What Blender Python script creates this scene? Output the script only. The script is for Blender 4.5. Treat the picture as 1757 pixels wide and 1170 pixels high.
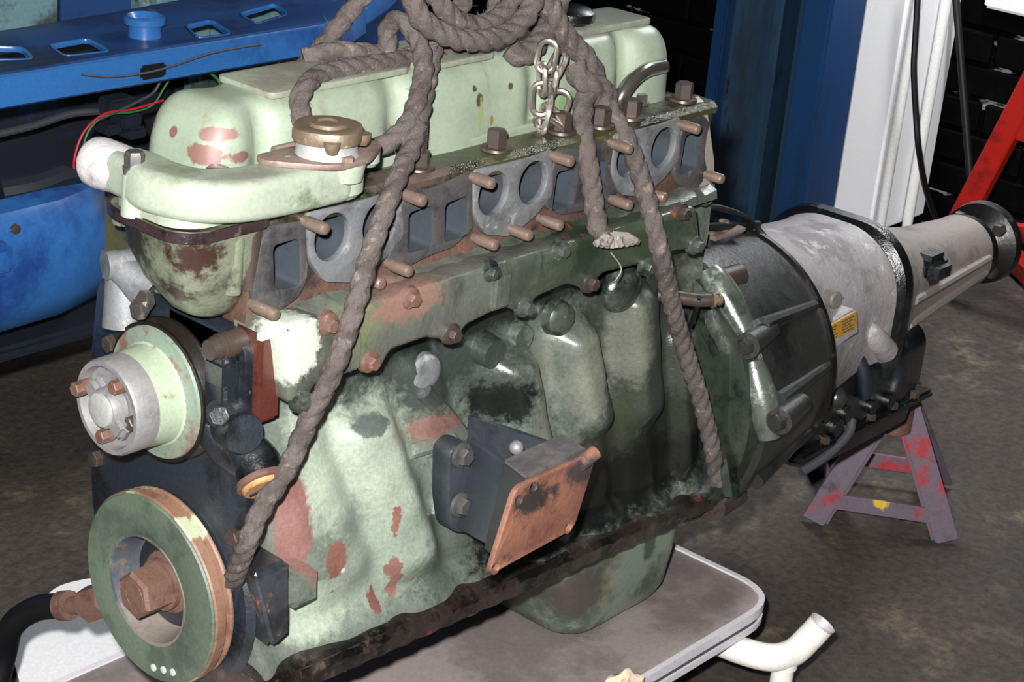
import bpy, bmesh, math, random
from math import sin, cos, pi, radians, sqrt, exp, atan2
from mathutils import Vector, Matrix
random.seed(4)
for o in list(bpy.data.objects): bpy.data.objects.remove(o)
SC = bpy.context.scene
COL = SC.collection

# ------------------------------------------------------------------ frame
# Engine frame: X runs rearward along the crankshaft, -Y is the port side,
# Z up.  The port face is y = 0, the crank axis is y = .095, z = -.355.
# The workshop floor lies FLOOR below; world Z = z - FLOOR.
FLOOR = -.76
UP = Vector((0, 0, -FLOOR))
F = 3200.0; CX, CY = 878.5, 585.0                     # lens, in 1757 px frame
_u = Vector((2971.5, -1065.0, F)).normalized()
_v = Vector((-4059.0, -1705.0, F)); _v = (_v - _u * _v.dot(_u)).normalized()
_w = _u.cross(_v)
if _w.y > 0: _w = -_w
CAM = Vector((-.9931, -1.0486, .5063))
RIGHT = Vector((_u.x, _v.x, _w.x)); DOWN = Vector((_u.y, _v.y, _w.y)); FWD = Vector((_u.z, _v.z, _w.z))

def at(px, py, x=None, y=None, z=None):
    """Point of the engine frame seen at a photo position on a known plane."""
    d = RIGHT * ((px - CX) / F) + DOWN * ((py - CY) / F) + FWD
    if x is not None: s = (x - CAM.x) / d.x
    elif y is not None: s = (y - CAM.y) / d.y
    else: s = (z - CAM.z) / d.z
    return CAM + d * s

# ------------------------------------------------------------------ camera
cd = bpy.data.cameras.new('camera'); cam = bpy.data.objects.new('camera', cd); COL.objects.link(cam)
m = Matrix((RIGHT, -DOWN, -FWD)).transposed().to_4x4(); m.translation = CAM + UP
cam.matrix_world = m
cd.sensor_width = 36; cd.lens = F / 1757 * 36; cd.clip_start = .02; cd.clip_end = 60
SC.camera = cam
# ------------------------------------------------------------------ world, lamps, exposure
w = bpy.data.worlds.new('workshop_air'); SC.world = w; w.use_nodes = True
w.node_tree.nodes['Background'].inputs[0].default_value = (.92, .95, 1, 1)
w.node_tree.nodes['Background'].inputs[1].default_value = .016
def lamp(name, kind, loc, power, col=(1, 1, 1), **kw):
    l = bpy.data.lights.new(name, kind); l.energy = power; l.color = col
    for k, v in kw.items(): setattr(l, k, v)
    o = bpy.data.objects.new(name, l); COL.objects.link(o); o.location = Vector(loc) + UP
    return o
# the flash gun on top of the camera
lamp('camera_flash', 'POINT', CAM - DOWN * .075 - RIGHT * .045, 325, (1, .985, .96), shadow_soft_size=.018)
# unseen area lamp, added to brighten the white pillar; it has no fixture
LP = Vector((1.98, .30, 1.15))
st = lamp('pillar_fill_lamp', 'AREA', LP, 38, (.95, .98, 1), shape='RECTANGLE', size=.10, size_y=1.0)
st.rotation_euler = (Vector((2.40, .88, -.25)) - LP).to_track_quat('-Z', 'Y').to_euler()
vs = SC.view_settings; vs.view_transform = 'Standard'; vs.look = 'None'; vs.exposure = 0.0; vs.gamma = 1; vs.use_curve_mapping = False

# ------------------------------------------------------------------ materials
def lin(h):
    h = h.lstrip('#'); o = []
    for i in (0, 2, 4):
        c = int(h[i:i + 2], 16) / 255
        o.append(c / 12.92 if c <= .04045 else ((c + .055) / 1.055) ** 2.4)
    return (*o, 1)
MATS = {}
SHEEN = .5; KEEP = 1.0        # specular level and albedo scale of the group of materials being made
def mat(name, base, rough=.5, metal=0, layers=(), bump=.0, bscale=120, var=.0, coat=0, spec=None, grain=.10, gscale=260):
    """Procedural paint/metal: a base tint plus layers of dirt, rust and chips.
    layer ('n', colour, scale, lo, hi, rough[, stretch]) patchy noise
    layer ('s', colour, centre, radius, rough[, edge, ragged]) one stain with its own place"""
    lin_ = lambda c: tuple(v * KEEP for v in (lin(c) if isinstance(c, str) else c)[:3]) + (1,)
    spec = SHEEN if spec is None else spec
    mt = bpy.data.materials.new(name); mt.use_nodes = True
    nt = mt.node_tree; N = nt.nodes; L = nt.links
    b = N['Principled BSDF']
    geo = N.new('ShaderNodeNewGeometry'); P = geo.outputs['Position']
    def vm(op, a, bb=None, c=None):
        n = N.new('ShaderNodeVectorMath'); n.operation = op
        for i, v in enumerate((a, bb, c)):
            if v is None: continue
            if hasattr(v, 'node'): L.new(v, n.inputs[i])
            else: n.inputs[i].default_value = v
        return n.outputs['Value' if op == 'LENGTH' else 'Vector']
    def noise(scale, detail=5, vec=None, rough=.6):
        n = N.new('ShaderNodeTexNoise'); n.inputs['Scale'].default_value = scale
        n.inputs['Detail'].default_value = detail; n.inputs['Roughness'].default_value = rough
        L.new(vec if vec else P, n.inputs['Vector']); return n
    def mr(v, a, bb, c=0, d=1):
        n = N.new('ShaderNodeMapRange'); L.new(v, n.inputs[0])
        for i, q in enumerate((a, bb, c, d)): n.inputs[i + 1].default_value = q
        n.interpolation_type = 'SMOOTHSTEP'
        return n.outputs[0]
    def mixc(f, a, bb):
        n = N.new('ShaderNodeMix'); n.data_type = 'RGBA'
        L.new(f, n.inputs[0])
        for i, v in ((6, a), (7, bb)):
            if hasattr(v, 'node'): L.new(v, n.inputs[i])
            else: n.inputs[i].default_value = v
        return n.outputs[2]
    def mixf(f, a, bb):
        n = N.new('ShaderNodeMix'); n.data_type = 'FLOAT'; L.new(f, n.inputs[0])
        for i, v in ((2, a), (3, bb)):
            if hasattr(v, 'node'): L.new(v, n.inputs[i])
            else: n.inputs[i].default_value = v
        return n.outputs[0]
    base = lin_(base)
    col = base; ro = rough; me = metal
    if var:
        n = noise(28, 6)
        dk = tuple(c * (1 - var) for c in base[:3]) + (1,); lt = tuple(min(1, c * (1 + var)) for c in base[:3]) + (1,)
        col = mixc(mr(n.outputs['Fac'], .3, .7), dk, lt)
    wob = None
    for i, ly in enumerate(layers):
        c = lin_(ly[1])
        if ly[0] == 'n':
            _, _, sc, lo, hi, r = ly[:6]
            off = vm('MULTIPLY_ADD', P, ly[6] if len(ly) > 6 else (1, 1, 1), (3.1 * i, 1.7 * i, .9 * i))
            f = mr(noise(sc, 10, off, rough=.68).outputs['Fac'], lo, hi)
        else:
            _, _, ctr, rad, r = ly[:5]
            edge = ly[5] if len(ly) > 5 else .35; rag = ly[6] if len(ly) > 6 else .9
            if wob is None:
                wn = noise(85, 10, rough=.72); wob = vm('SUBTRACT', wn.outputs['Color'], (.5, .5, .5))
            ctr = Vector(ctr) + UP
            if not hasattr(rad, '__len__'): rad = (rad,) * 3
            q = vm('MULTIPLY_ADD', P, tuple(1 / k for k in rad), tuple(-ctr[k] / rad[k] for k in range(3)))
            q = vm('MULTIPLY_ADD', wob, (rag * 2,) * 3, q)
            f = mr(vm('LENGTH', q), 1 - edge, 1 + edge * .2, 1, 0)
        col = mixc(f, col, c); ro = mixf(f, ro, r)
        if metal: me = mixf(f, me, 0.0)
    if grain:                                  # fine soot and dust speckle in the surface colour
        g1 = mr(noise(gscale, 8, rough=.75).outputs['Fac'], .32, .68, 1 - grain, 1 + grain)
        col2 = N.new('ShaderNodeMix'); col2.data_type = 'RGBA'; col2.blend_type = 'MULTIPLY'; col2.inputs[0].default_value = 1
        if hasattr(col, 'node'): L.new(col, col2.inputs[6])
        else: col2.inputs[6].default_value = col
        L.new(g1, col2.inputs[7]); col = col2.outputs[2]
    for v, s in ((col, 'Base Color'), (ro, 'Roughness'), (me, 'Metallic')):
        if hasattr(v, 'node'): L.new(v, b.inputs[s])
        else: b.inputs[s].default_value = v
    b.inputs['Specular IOR Level'].default_value = spec
    if coat: b.inputs['Coat Weight'].default_value = coat; b.inputs['Coat Roughness'].default_value = .22
    if bump:
        n = noise(bscale, 6); bp = N.new('ShaderNodeBump'); bp.inputs['Strength'].default_value = bump
        bp.inputs['Distance'].default_value = .002; L.new(n.outputs['Fac'], bp.inputs['Height'])
        n2 = noise(bscale * 3.7, 5); b2 = N.new('ShaderNodeBump'); b2.inputs['Strength'].default_value = bump * .7; b2.inputs['Distance'].default_value = .0008
        L.new(n2.outputs['Fac'], b2.inputs['Height']); L.new(bp.outputs[0], b2.inputs['Normal']); L.new(b2.outputs[0], b.inputs['Normal'])
    MATS[name] = mt
    return mt

GREEN = '#9dab97'; GREASE = '#15191a'; RUST = '#7a4a36'; CHIP = '#806056'; RED = '#9a4436'
OILG = '#3f4a33'
# ------------------------------------------------------------------ mesh helpers
def smooth(me, ang=35):
    for p in me.polygons: p.use_smooth = True
    me.set_sharp_from_angle(angle=radians(ang))
WORLD = {}
def obj(name, bm, m, parent=None, ang=35, base=None, flat=False):
    """Link a bmesh (engine frame) as one mesh object with its origin at its own base."""
    me = bpy.data.meshes.new(name)
    bm.to_mesh(me); bm.free()
    return objm(name, me, m, parent, ang, base, flat)
def objm(name, me, m, parent=None, ang=35, base=None, flat=False):
    if base is None:
        xs = [v.co for v in me.vertices]
        lo = Vector([min(v[i] for v in xs) for i in range(3)]); hi = Vector([max(v[i] for v in xs) for i in range(3)])
        base = Vector(((lo.x + hi.x) / 2, (lo.y + hi.y) / 2, lo.z))
    me.transform(Matrix.Translation(-base))
    if not flat: smooth(me, ang)
    if m and not me.materials: me.materials.append(MATS[m] if isinstance(m, str) else m)
    o = bpy.data.objects.new(name, me); COL.objects.link(o)
    put(o, base, parent)
    return o
def put(o, base, parent=None):
    wl = base + UP; WORLD[o] = wl
    if parent: o.parent = parent; o.location = wl - WORLD[parent]
    else: o.location = wl
def thing(name, label, cat, base, group=None):
    o = bpy.data.objects.new(name, None); COL.objects.link(o); o.empty_display_size = .05
    put(o, Vector(base)); return tag(o, label, cat, group)
def tag(o, label=None, cat=None, group=None, kind=None):
    if label: o['label'] = label
    if cat: o['category'] = cat
    if group: o['group'] = group
    if kind: o['kind'] = kind
    return o
def inst(src, name, base, parent, rot=None):
    """another object sharing the mesh of src"""
    o = bpy.data.objects.new(name, src.data); COL.objects.link(o); put(o, Vector(base), parent)
    if rot is not None: o.rotation_euler = rot
    return o

def B(): return bmesh.new()
def box(bm, x0, x1, y0, y1, z0, z1, bev=0, seg=2):
    t = bmesh.new(); r = bmesh.ops.create_cube(t, size=1)
    for v in t.verts:
        v.co = Vector((x0 + (v.co.x + .5) * (x1 - x0), y0 + (v.co.y + .5) * (y1 - y0), z0 + (v.co.z + .5) * (z1 - z0)))
    if bev: bmesh.ops.bevel(t, geom=t.edges[:], offset=bev, segments=seg, affect='EDGES', clamp_overlap=True)
    join(bm, t)
def join(bm, t, mx=None):
    if mx is not None: t.transform(mx)
    me = bpy.data.meshes.new('t'); t.to_mesh(me); t.free(); bm.from_mesh(me); bpy.data.meshes.remove(me)
def loft(bm, rings, cap=True, close=False):
    vs = [[bm.verts.new(p) for p in r] for r in rings]; n = len(vs[0])
    pairs = list(zip(vs[:-1], vs[1:])) + ([(vs[-1], vs[0])] if close else [])
    for a, b in pairs:
        for i in range(n):
            bm.faces.new((a[i], a[(i + 1) % n], b[(i + 1) % n], b[i]))
    if cap and not close:
        bm.faces.new(vs[0][::-1]); bm.faces.new(vs[-1])
    bmesh.ops.recalc_face_normals(bm, faces=bm.faces[:])
def frame(d):
    d = Vector(d).normalized(); a = Vector((0, 0, 1)) if abs(d.z) < .95 else Vector((1, 0, 0))
    s = d.cross(a).normalized(); return d, s, s.cross(d)
def cyl(bm, p0, p1, r0, r1=None, n=20, cap=True):
    r1 = r0 if r1 is None else r1; p0 = Vector(p0); p1 = Vector(p1); d, s, t = frame(p1 - p0)
    tmp = bmesh.new()
    loft(tmp, [[p + (s * cos(2 * pi * i / n) + t * sin(2 * pi * i / n)) * r for i in range(n)] for p, r in ((p0, r0), (p1, r1))], cap)
    join(bm, tmp)
def lathe(bm, o, d, prof, n=40, ring=False):
    """prof: (distance along d, radius)"""
    o = Vector(o); d, s, t = frame(d); tmp = bmesh.new()
    loft(tmp, [[o + d * a + (s * cos(2 * pi * i / n) + t * sin(2 * pi * i / n)) * max(r, 1e-4) for i in range(n)] for a, r in prof], True, ring)
    join(bm, tmp)
def hexa(bm, p, d, r, h, ch=.0008, rot=0):
    p = Vector(p); d, s, t = frame(d); tmp = bmesh.new()
    def ring(a, rr): return [p + d * a + (s * cos(pi / 3 * i + rot) + t * sin(pi / 3 * i + rot)) * rr for i in range(6)]
    loft(tmp, [ring(0, r), ring(h - ch, r), ring(h, r * .86)]); join(bm, tmp)
def spline(pts, n=8):
    P = [Vector(p) for p in pts]
    P = [P[0] * 2 - P[1]] + P + [P[-1] * 2 - P[-2]]
    out = []
    for i in range(1, len(P) - 2):
        a, b, c, d = P[i - 1:i + 3]
        for k in range(n):
            t = k / n
            out.append(.5 * (2 * b + (c - a) * t + (2 * a - 5 * b + 4 * c - d) * t * t + (3 * b - a - 3 * c + d) * t ** 3))
    out.append(P[-2]); return out
def sweep(bm, path, ring, cap=True):
    """ring(i, s, t) -> list of offsets in the moving frame"""
    path = [Vector(p) for p in path]; n = len(path); rings = []; nrm = None; dist = 0
    for i, p in enumerate(path):
        d = (path[min(i + 1, n - 1)] - path[max(i - 1, 0)]).normalized()
        if nrm is None: _, nrm, _ = frame(d)
        nrm = (nrm - d * nrm.dot(d)).normalized(); bn = d.cross(nrm)
        if i: dist += (p - path[i - 1]).length
        rings.append([p + nrm * a + bn * b for a, b in ring(i / (n - 1), dist)])
    tmp = bmesh.new(); loft(tmp, rings, cap); join(bm, tmp)
def tube(bm, path, r, n=12, cap=True):
    rr = r if callable(r) else (lambda u: r)
    sweep(bm, path, lambda u, d: [(rr(u) * cos(2 * pi * i / n), rr(u) * sin(2 * pi * i / n)) for i in range(n)], cap)
def rrect(w, h, r, n=5):
    out = []
    for cx, cy, a0 in ((w / 2 - r, h / 2 - r, 0), (-w / 2 + r, h / 2 - r, 90), (-w / 2 + r, -h / 2 + r, 180), (w / 2 - r, -h / 2 + r, 270)):
        for i in range(n + 1):
            a = radians(a0 + 90 * i / n); out.append((cx + r * cos(a), cy + r * sin(a)))
    return out
def plate_mesh(outer, holes, depth, bevel=0, axes='xz', at0=0):
    """outline (2-D) with real holes, extruded by depth from at0 along the third axis."""
    cu = bpy.data.curves.new('c', 'CURVE'); cu.dimensions = '2D'; cu.fill_mode = 'BOTH'
    for lp in [outer] + list(holes):
        s = cu.splines.new('POLY'); s.points.add(len(lp) - 1); s.use_cyclic_u = True
        for q, (a, b) in zip(s.points, lp): q.co = (a, b, 0, 1)
    cu.extrude = depth / 2 - bevel; cu.bevel_depth = bevel; cu.bevel_resolution = 1; cu.offset = -bevel
    o = bpy.data.objects.new('c', cu); COL.objects.link(o)
    dg = bpy.context.evaluated_depsgraph_get(); me = bpy.data.meshes.new_from_object(o.evaluated_get(dg))
    bpy.data.objects.remove(o); bpy.data.curves.remove(cu)
    me.materials.clear()
    for v in me.vertices:
        a, b, c = v.co
        c = c + depth / 2 + at0
        v.co = {'xz': (a, c, b), 'xy': (a, b, c), 'yz': (c, a, b)}[axes]
    bm = bmesh.new(); bm.from_mesh(me); bmesh.ops.remove_doubles(bm, verts=bm.verts[:], dist=1e-6)
    bmesh.ops.recalc_face_normals(bm, faces=bm.faces[:]); bm.to_mesh(me); bm.free()
    return me
def circ(cx, cz, r, n=28, rz=None): return [(cx + r * cos(2 * pi * i / n), cz + (rz or r) * sin(2 * pi * i / n)) for i in range(n)]
def roundpoly(pts, r, n=4):
    out = []; N = len(pts)
    for i in range(N):
        p = Vector(pts[i]).to_2d(); a = Vector(pts[i - 1]).to_2d(); b = Vector(pts[(i + 1) % N]).to_2d()
        k = min(r, (a - p).length * .45, (b - p).length * .45)
        p0 = p + (a - p).normalized() * k; p1 = p + (b - p).normalized() * k
        for j in range(n + 1):
            t = j / n; q = p0 * (1 - t) ** 2 + p * 2 * t * (1 - t) + p1 * t * t; out.append((q.x, q.y))
    return out
def px2(pts, y): return [(q.x, q.z) for q in (at(a, b, y=y) for a, b in pts)]
YC = .095; ZC = -.355; YK = .086; ZK = -.351

# ================================================================== MATERIALS OF THE PLACE
mat('floor', '#453e37', .85, layers=[('n', '#3a3430', 2.2, .42, .6, .75), ('n', '#6a6450', 5, .55, .72, .85), ('n', '#26211e', 9, .58, .72, .6), ('n', '#8a8178', 45, .68, .76, .85), ('n', '#b9b4ae', 30, .765, .78, .85)], bump=1, bscale=60, grain=.4, gscale=70)
mat('black_brick', '#040405', .75, layers=[('n', '#08090a', 14, .5, .7, .7)], bump=.5, bscale=70, spec=.05)
mat('mortar', '#040405', .9, spec=.05, layers=[('n', '#9da1a2', 5.0, .57, .62, .9, (1, 1, 3))], bump=.6, bscale=90)
mat('white_wall', '#efeff2', .6, layers=[('n', '#c4c0ba', 7, .68, .8, .7)], bump=.1, bscale=40, grain=.03)
mat('white_pipe', '#e4e4e2', .45)
mat('black_rubber', '#0c0d10', .5)
mat('blue_steel', '#163a66', .42, layers=[('n', '#12304f', 9, .5, .7, .5, (1, 1, .25)), ('n', '#0e1216', 16, .64, .72, .6, (1, 1, .3))], bump=.1)
mat('blue_steel_worn', '#233f58', .5, layers=[('n', '#1b2c3a', 9, .45, .62, .6, (1, 1, .25)), ('n', '#0e1216', 18, .6, .7, .6, (1, 1, .3))])
mat('car_blue', '#2b62a0', .35, layers=[('n', '#1a3a78', 6, .5, .68, .4), ('n', '#2b2a30', 18, .66, .74, .7)], coat=.4)
mat('car_blue_shaded_dusty', '#213f70', .45, layers=[('n', '#172848', 7, .46, .66, .5), ('n', '#5a554f', 20, .62, .72, .8), ('n', '#2b2a30', 30, .64, .72, .7)])  # darker copy of the car blue: top-face shade put into the colour, plus dust specks
mat('car_dark', '#10151f', .6, layers=[('n', '#1c3358', 7, .52, .66, .5)])
mat('car_sheet', '#5f7f86', .6, layers=[('n', '#2d3b34', 9, .48, .6, .7), ('n', '#a9c0be', 20, .6, .7, .6)])
mat('red_wire', '#b0202c', .4); mat('green_wire', '#2c6b3a', .4); mat('grey_wire', '#3a3d42', .5)
mat('red_paint', '#b51c14', .45, layers=[('n', '#6d1410', 8, .5, .66, .5), ('n', '#33201c', 30, .66, .74, .6)])
mat('stand_paint', '#675c69', .55, layers=[('n', '#a0363e', 9, .56, .64, .5), ('n', '#4a3c46', 16, .54, .68, .6), ('s', '#d9b233', at(1510, 868, y=.07), (.022, .02, .02), .5, .2, .5)], bump=.2)
mat('table_top', '#958a87', .6, layers=[('n', '#7a706d', 5, .45, .6, .5), ('n', '#99928e', 13, .6, .7, .6)], bump=.1)
mat('trim_metal', '#d6d3da', .35, .1)
mat('trim_dark', '#4a4a50', .5, .3)
mat('tube_white', '#e6e3dc', .4, layers=[('n', '#8f8a80', 40, .68, .76, .6)])
mat('paper', '#e8e8ea', .8, layers=[('n', '#b9a27c', 8, .62, .74, .8)])
mat('rag', '#cfbda2', .9, bump=.6)
mat('rope', '#625a57', .95, layers=[('n', '#514947', 30, .46, .62, .95), ('n', '#857972', 70, .56, .68, .95)], bump=1, bscale=420, spec=.15)
mat('rope_end', '#8f8781', .5, layers=[('n', '#4b4440', 60, .5, .6, .7)], bump=.8)
mat('chain', '#b8b0a8', .28, .9, layers=[('n', '#5f5248', 60, .55, .68, .6)])
# ------------------------------------------------------------------ materials of the engine: oily, sheeny surfaces
SHEEN = 1.0; KEEP = .76
def S(px, py, r, c=CHIP, rough=.6, e=.3, g=.9, **k): return ('s', c, at(px, py, **k), r, rough, e, g)
mat('cover_paint', GREEN, .42, var=.06, spec=1.0, grain=.07, layers=[
    ('n', '#8a9880', 16, .50, .74, .45, (1, 1, 1)), ('n', '#8c8c78', 22, .54, .70, .6, (1, 1, .0)), ('n', '#5b5a45', 60, .70, .76, .6),
    S(365, 232, (.03, .016, .006), '#8d6a63', e=.15, g=.7, x=-.05), S(350, 266, (.03, .018, .009), '#86625a', e=.15, g=.7, x=-.055), S(420, 272, (.02, .008, .007), '#7c5a50', e=.15, g=.6, x=-.03), S(300, 225, (.03, .005, .005), '#7c5a50', e=.15, g=.6, x=-.055), S(262, 208, (.03, .010, .010), '#8d6a63', e=.2, g=.7, x=-.05),
    S(822, 172, (.006, .01, .007), '#4e3a33', y=.047), S(812, 152, .004, '#4e3a33', y=.05), S(875, 148, .004, '#4e3a33', y=.05), S(728, 176, .004, '#4e3a33', y=.048),
    S(845, 207, (.003, .01, .006), '#8f7a3c', y=.045), S(825, 200, (.003, .01, .018), '#97a06c', y=.045), S(690, 205, .003, '#33312a', y=.05),
    S(1060, 80, .007, '#77814a', y=.06), S(960, 175, (.03, .03, .012), '#7f9b73', y=.05)], bump=.04, bscale=260, coat=.12)
mat('panel_dusty', '#97a08d', .5, layers=[('n', '#7d7a6c', 14, .42, .6, .7), ('n', '#4d4a40', 60, .66, .72, .7)], bump=.08, grain=.12)
mat('elbow_paint', '#a6b19f', .44, var=.05, spec=1.0, grain=.10, layers=[('n', '#5f6b4c', 20, .58, .74, .5), ('n', '#4a4636', 80, .70, .76, .6),
    S(420, 300, (.05, .02, .006), '#8b8f7e', e=.7, y=-.005), S(300, 300, (.03, .03, .008), '#7f8670', e=.8, y=.03)], bump=.06, bscale=220, coat=.1)
mat('spigot_alloy', '#d8d2d4', .5, .15, layers=[('n', '#8d8588', 40, .52, .7, .6)], bump=.4, bscale=150)
mat('neck_alloy', '#c6c8c6', .4, .3, layers=[('n', '#8a8f90', 30, .5, .7, .5)], bump=.2)
mat('cap_brass', '#7c6b58', .5, .25, layers=[('n', '#5e4a3a', 26, .5, .66, .6), ('n', '#a8977c', 60, .6, .7, .5)], bump=.25)
mat('rusty_flange', '#87746a', .6, .1, layers=[('n', '#5d3d30', 26, .46, .64, .7), ('n', '#b9b3aa', 40, .6, .7, .5)], bump=.3)
mat('head_iron', '#5c4238', .55, layers=[('n', '#2c2320', 14, .46, .62, .45), ('n', '#854c38', 10, .52, .66, .65), ('n', '#4c4b33', 20, .6, .72, .35)], bump=.5, bscale=160)
mat('deck_oily', '#4a4a30', .3, layers=[('n', '#1c1d16', 14, .45, .6, .2), ('n', '#7d8a5c', 18, .58, .7, .3), ('n', '#6d4332', 26, .62, .72, .5),
    S(700, 300, (.06, .02, .02), '#5a4a42', rough=.5, y=.01)], bump=.5, bscale=140)
mat('gasket_grey', '#7d7f82', .6, .2, layers=[('n', '#4b4d50', 20, .48, .66, .6), ('n', '#a9a9a8', 60, .58, .7, .5)], bump=.25, bscale=200)
mat('gasket_dark', '#4d4a4c', .6, .1, layers=[('n', '#2a2a2e', 20, .46, .62, .55), ('n', '#7c6c64', 34, .58, .7, .6)], bump=.3, bscale=200)
mat('port_soot', '#263340', .85, layers=[('n', '#16222c', 20, .45, .65, .85), ('n', '#566a78', 60, .66, .76, .8)], bump=.3)
mat('stud_steel', '#a08b7d', .42, .6, layers=[('n', '#6b5145', 60, .48, .66, .6)])
mat('bolt_dark', '#5d5048', .4, .5, layers=[('n', '#2f2724', 50, .48, .62, .5)])
mat('bolt_grey', '#63615f', .42, .4, layers=[('n', '#3c3a39', 50, .48, .64, .5), ('n', '#7a5a4a', 60, .64, .72, .6)])
mat('bolt_rust', '#735244', .65, .1, layers=[('n', '#5a352a', 60, .48, .64, .7), ('n', '#a87a62', 80, .6, .7, .6)], bump=.4)
mat('bolt_green', '#505750', .35, .1, layers=[('n', '#1d2420', 40, .46, .62, .3), ('n', '#8a9a80', 60, .6, .7, .4)])
mat('housing_paint', '#7d8470', .35, layers=[('n', '#33322a', 22, .47, .66, .3), ('n', '#5c7150', 10, .50, .68, .35),
    S(335, 445, (.03, .03, .022), '#3b241e', .35, .5, 1.3, x=-.11), S(310, 490, (.02, .022, .012), '#35221c', .35, .5, 1.3, x=-.1), S(395, 400, (.03, .03, .008), '#4a2f2c', .2, .4, y=.03),
    S(300, 375, (.03, .05, .006), '#3d2a24', .2, .4, .6, x=-.11), S(415, 500, (.02, .03, .03), '#4a3a22', .3, .5, y=.02), S(230, 400, (.02, .03, .03), '#2b2c22', .3, .5, x=-.115)], bump=.35, bscale=200, coat=.3)
mat('gasket_oily', '#3a2c2e', .25, layers=[('n', '#1a1415', 30, .46, .62, .2), ('n', '#6d5c62', 60, .58, .68, .3)], bump=.5, coat=.3)
mat('sidecover_paint', '#696d64', .38, layers=[
    ('n', '#474b44', 22, .42, .68, .32, (1, 1, .35)), ('n', '#2f342f', 60, .56, .70, .3, (1, 1, .4)), ('n', '#7a8066', 16, .54, .74, .4, (1, 1, .5)), ('n', '#7c4f42', 34, .62, .70, .55),
    ('s', '#43503f', at(1060, 440, y=-.03), (.19, .1, .07), .28, .6, .6), ('s', '#2b3a2a', at(1010, 420, y=-.03), (.03, .1, .05), .25, .6, .8),
    S(505, 600, (.030, .05, .034), '#c9d2c2', .4, .2, .6, y=-.03), S(620, 560, (.03, .05, .03), '#717a5c', .4, .6, y=-.03), S(700, 520, (.05, .05, .02), '#8b6c60', .5, .4, y=-.03),
    S(740, 470, (.05, .05, .012), '#9a6a5a', .5, .4, y=-.03), S(690, 480, (.012, .05, .008), '#b9c8ae', .5, .3, y=-.03), S(640, 480, (.09, .05, .016), '#7f4a3c', .55, .4, y=-.03),
    S(820, 440, (.06, .05, .008), '#b0503c', .5, .3, y=-.03), S(1000, 400, (.03, .05, .006), '#a8402c', .5, .3, y=-.03), S(1160, 365, .006, '#c23a22', .5, .3, y=-.03)], bump=.3, bscale=160, coat=.3)
mat('red_sealer', '#57281f', .4, layers=[('n', '#2c1410', 20, .5, .66, .3), ('n', '#9a4028', 26, .58, .7, .5)], bump=.4)
BLK = [('n', '#565e56', 9, .5, .66, .4), ('n', '#3b423c', 26, .60, .72, .35),
    # greasy, oil-soaked rear and upper half
    ('s', '#3d4541', at(760, 640, y=0), (.16, .2, .055), .3, .5, .7), ('s', '#343a34', at(1110, 640, y=0), (.16, .3, .22), .3, .5, .6), ('s', '#73786c', at(930, 690, y=0), (.035, .2, .09), .45, .5, .6),
    ('s', '#7a7d70', at(1010, 640, y=-.01), (.026, .2, .06), .4, .5, .6), ('s', '#666a5e', at(1090, 590, y=-.01), (.025, .2, .06), .4, .5, .6),
    ('s', '#232a20', at(1150, 730, y=0), (.09, .2, .05), .25, .5, .9), ('s', '#1c201d', at(1080, 830, y=-.02), (.24, .2, .045), .22, .6, .8), ('s', '#171b18', at(1040, 880, y=-.03), (.28, .2, .036), .2, .5, .7), ('s', '#151816', at(1130, 800, y=-.01), (.22, .2, .035), .2, .5, .9), ('s', '#363c2c', at(1040, 720, y=0), (.05, .2, .05), .3, .5, .9),
    ('s', '#1d2220', at(860, 690, y=0), (.045, .2, .03), .25, .5, .9), ('s', '#202723', at(850, 560, y=0), (.3, .2, .02), .25, .5, .9),
    # pale clean paint at the front
    ('s', '#b0bdab', at(560, 800, y=0), (.055, .2, .07), .42, .4, .5), ('s', '#aebaa9', at(660, 790, y=0), (.05, .2, .075), .42, .5, .5), ('s', '#97a596', at(640, 950, y=0), (.085, .2, .06), .42, .5, .6), ('s', '#b0beab', at(530, 1040, y=0), (.05, .2, .035), .42, .4, .6),
    S(640, 730, (.022, .1, .009), '#5c6660', .5, .25, .8, y=0), S(500, 900, (.020, .1, .055), '#8f645e', .55, .3, .6, y=0), S(470, 735, (.012, .1, .01), '#8f574e', .55, .3, .6, y=0),
    S(572, 958, (.014, .1, .020), '#8e6054', .55, .2, .5, y=-.01), S(673, 880, (.006, .1, .010), '#8e6054', .55, .15, 1.5, y=-.01), S(668, 900, (.004, .1, .010), '#8e6054', .55, .15, 1.4, y=-.01), S(670, 970, (.007, .1, .014), '#8c6058', .55, .15, 1.4, y=-.01), S(674, 1000, (.006, .1, .016), '#8c6058', .55, .15, 1.4, y=-.01), S(640, 1030, (.006, .1, .012), '#7c4f48', .55, .15, 1.4, y=-.01), S(770, 740, (.04, .1, .016), '#84635a', .5, .4, .8, y=-.01),
    S(575, 1020, .005, '#7c4f48', .55, .2, .8, y=-.015), S(705, 990, .004, '#b98a7c', .55, .2, .8, y=-.015), S(590, 980, .003, '#e6e6da', .5, .2, .4, y=-.015),
    S(770, 930, (.05, .1, .06), '#5c675f', .4, .5, .7, y=-.01), ('n', '#8a5c50', 44, .715, .74, .6), ('n', '#20241f', 70, .70, .74, .5)]
mat('block_paint', '#717a6f', .42, layers=BLK, bump=.34, bscale=140, coat=.25, grain=.16)
mat('rail_grime', '#332a27', .3, layers=[('n', '#100e0d', 16, .42, .6, .2), ('n', '#51443f', 30, .54, .68, .5), ('n', '#8c3a28', 30, .62, .7, .5), ('n', '#9a9a94', 120, .68, .74, .4)], bump=.8, bscale=130, coat=.3)
mat('black_grease', '#0e1113', .25, layers=[('n', '#242b2e', 16, .5, .66, .3), ('n', '#3a3b36', 50, .62, .72, .4)], bump=.6, bscale=110, coat=.3)
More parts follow.
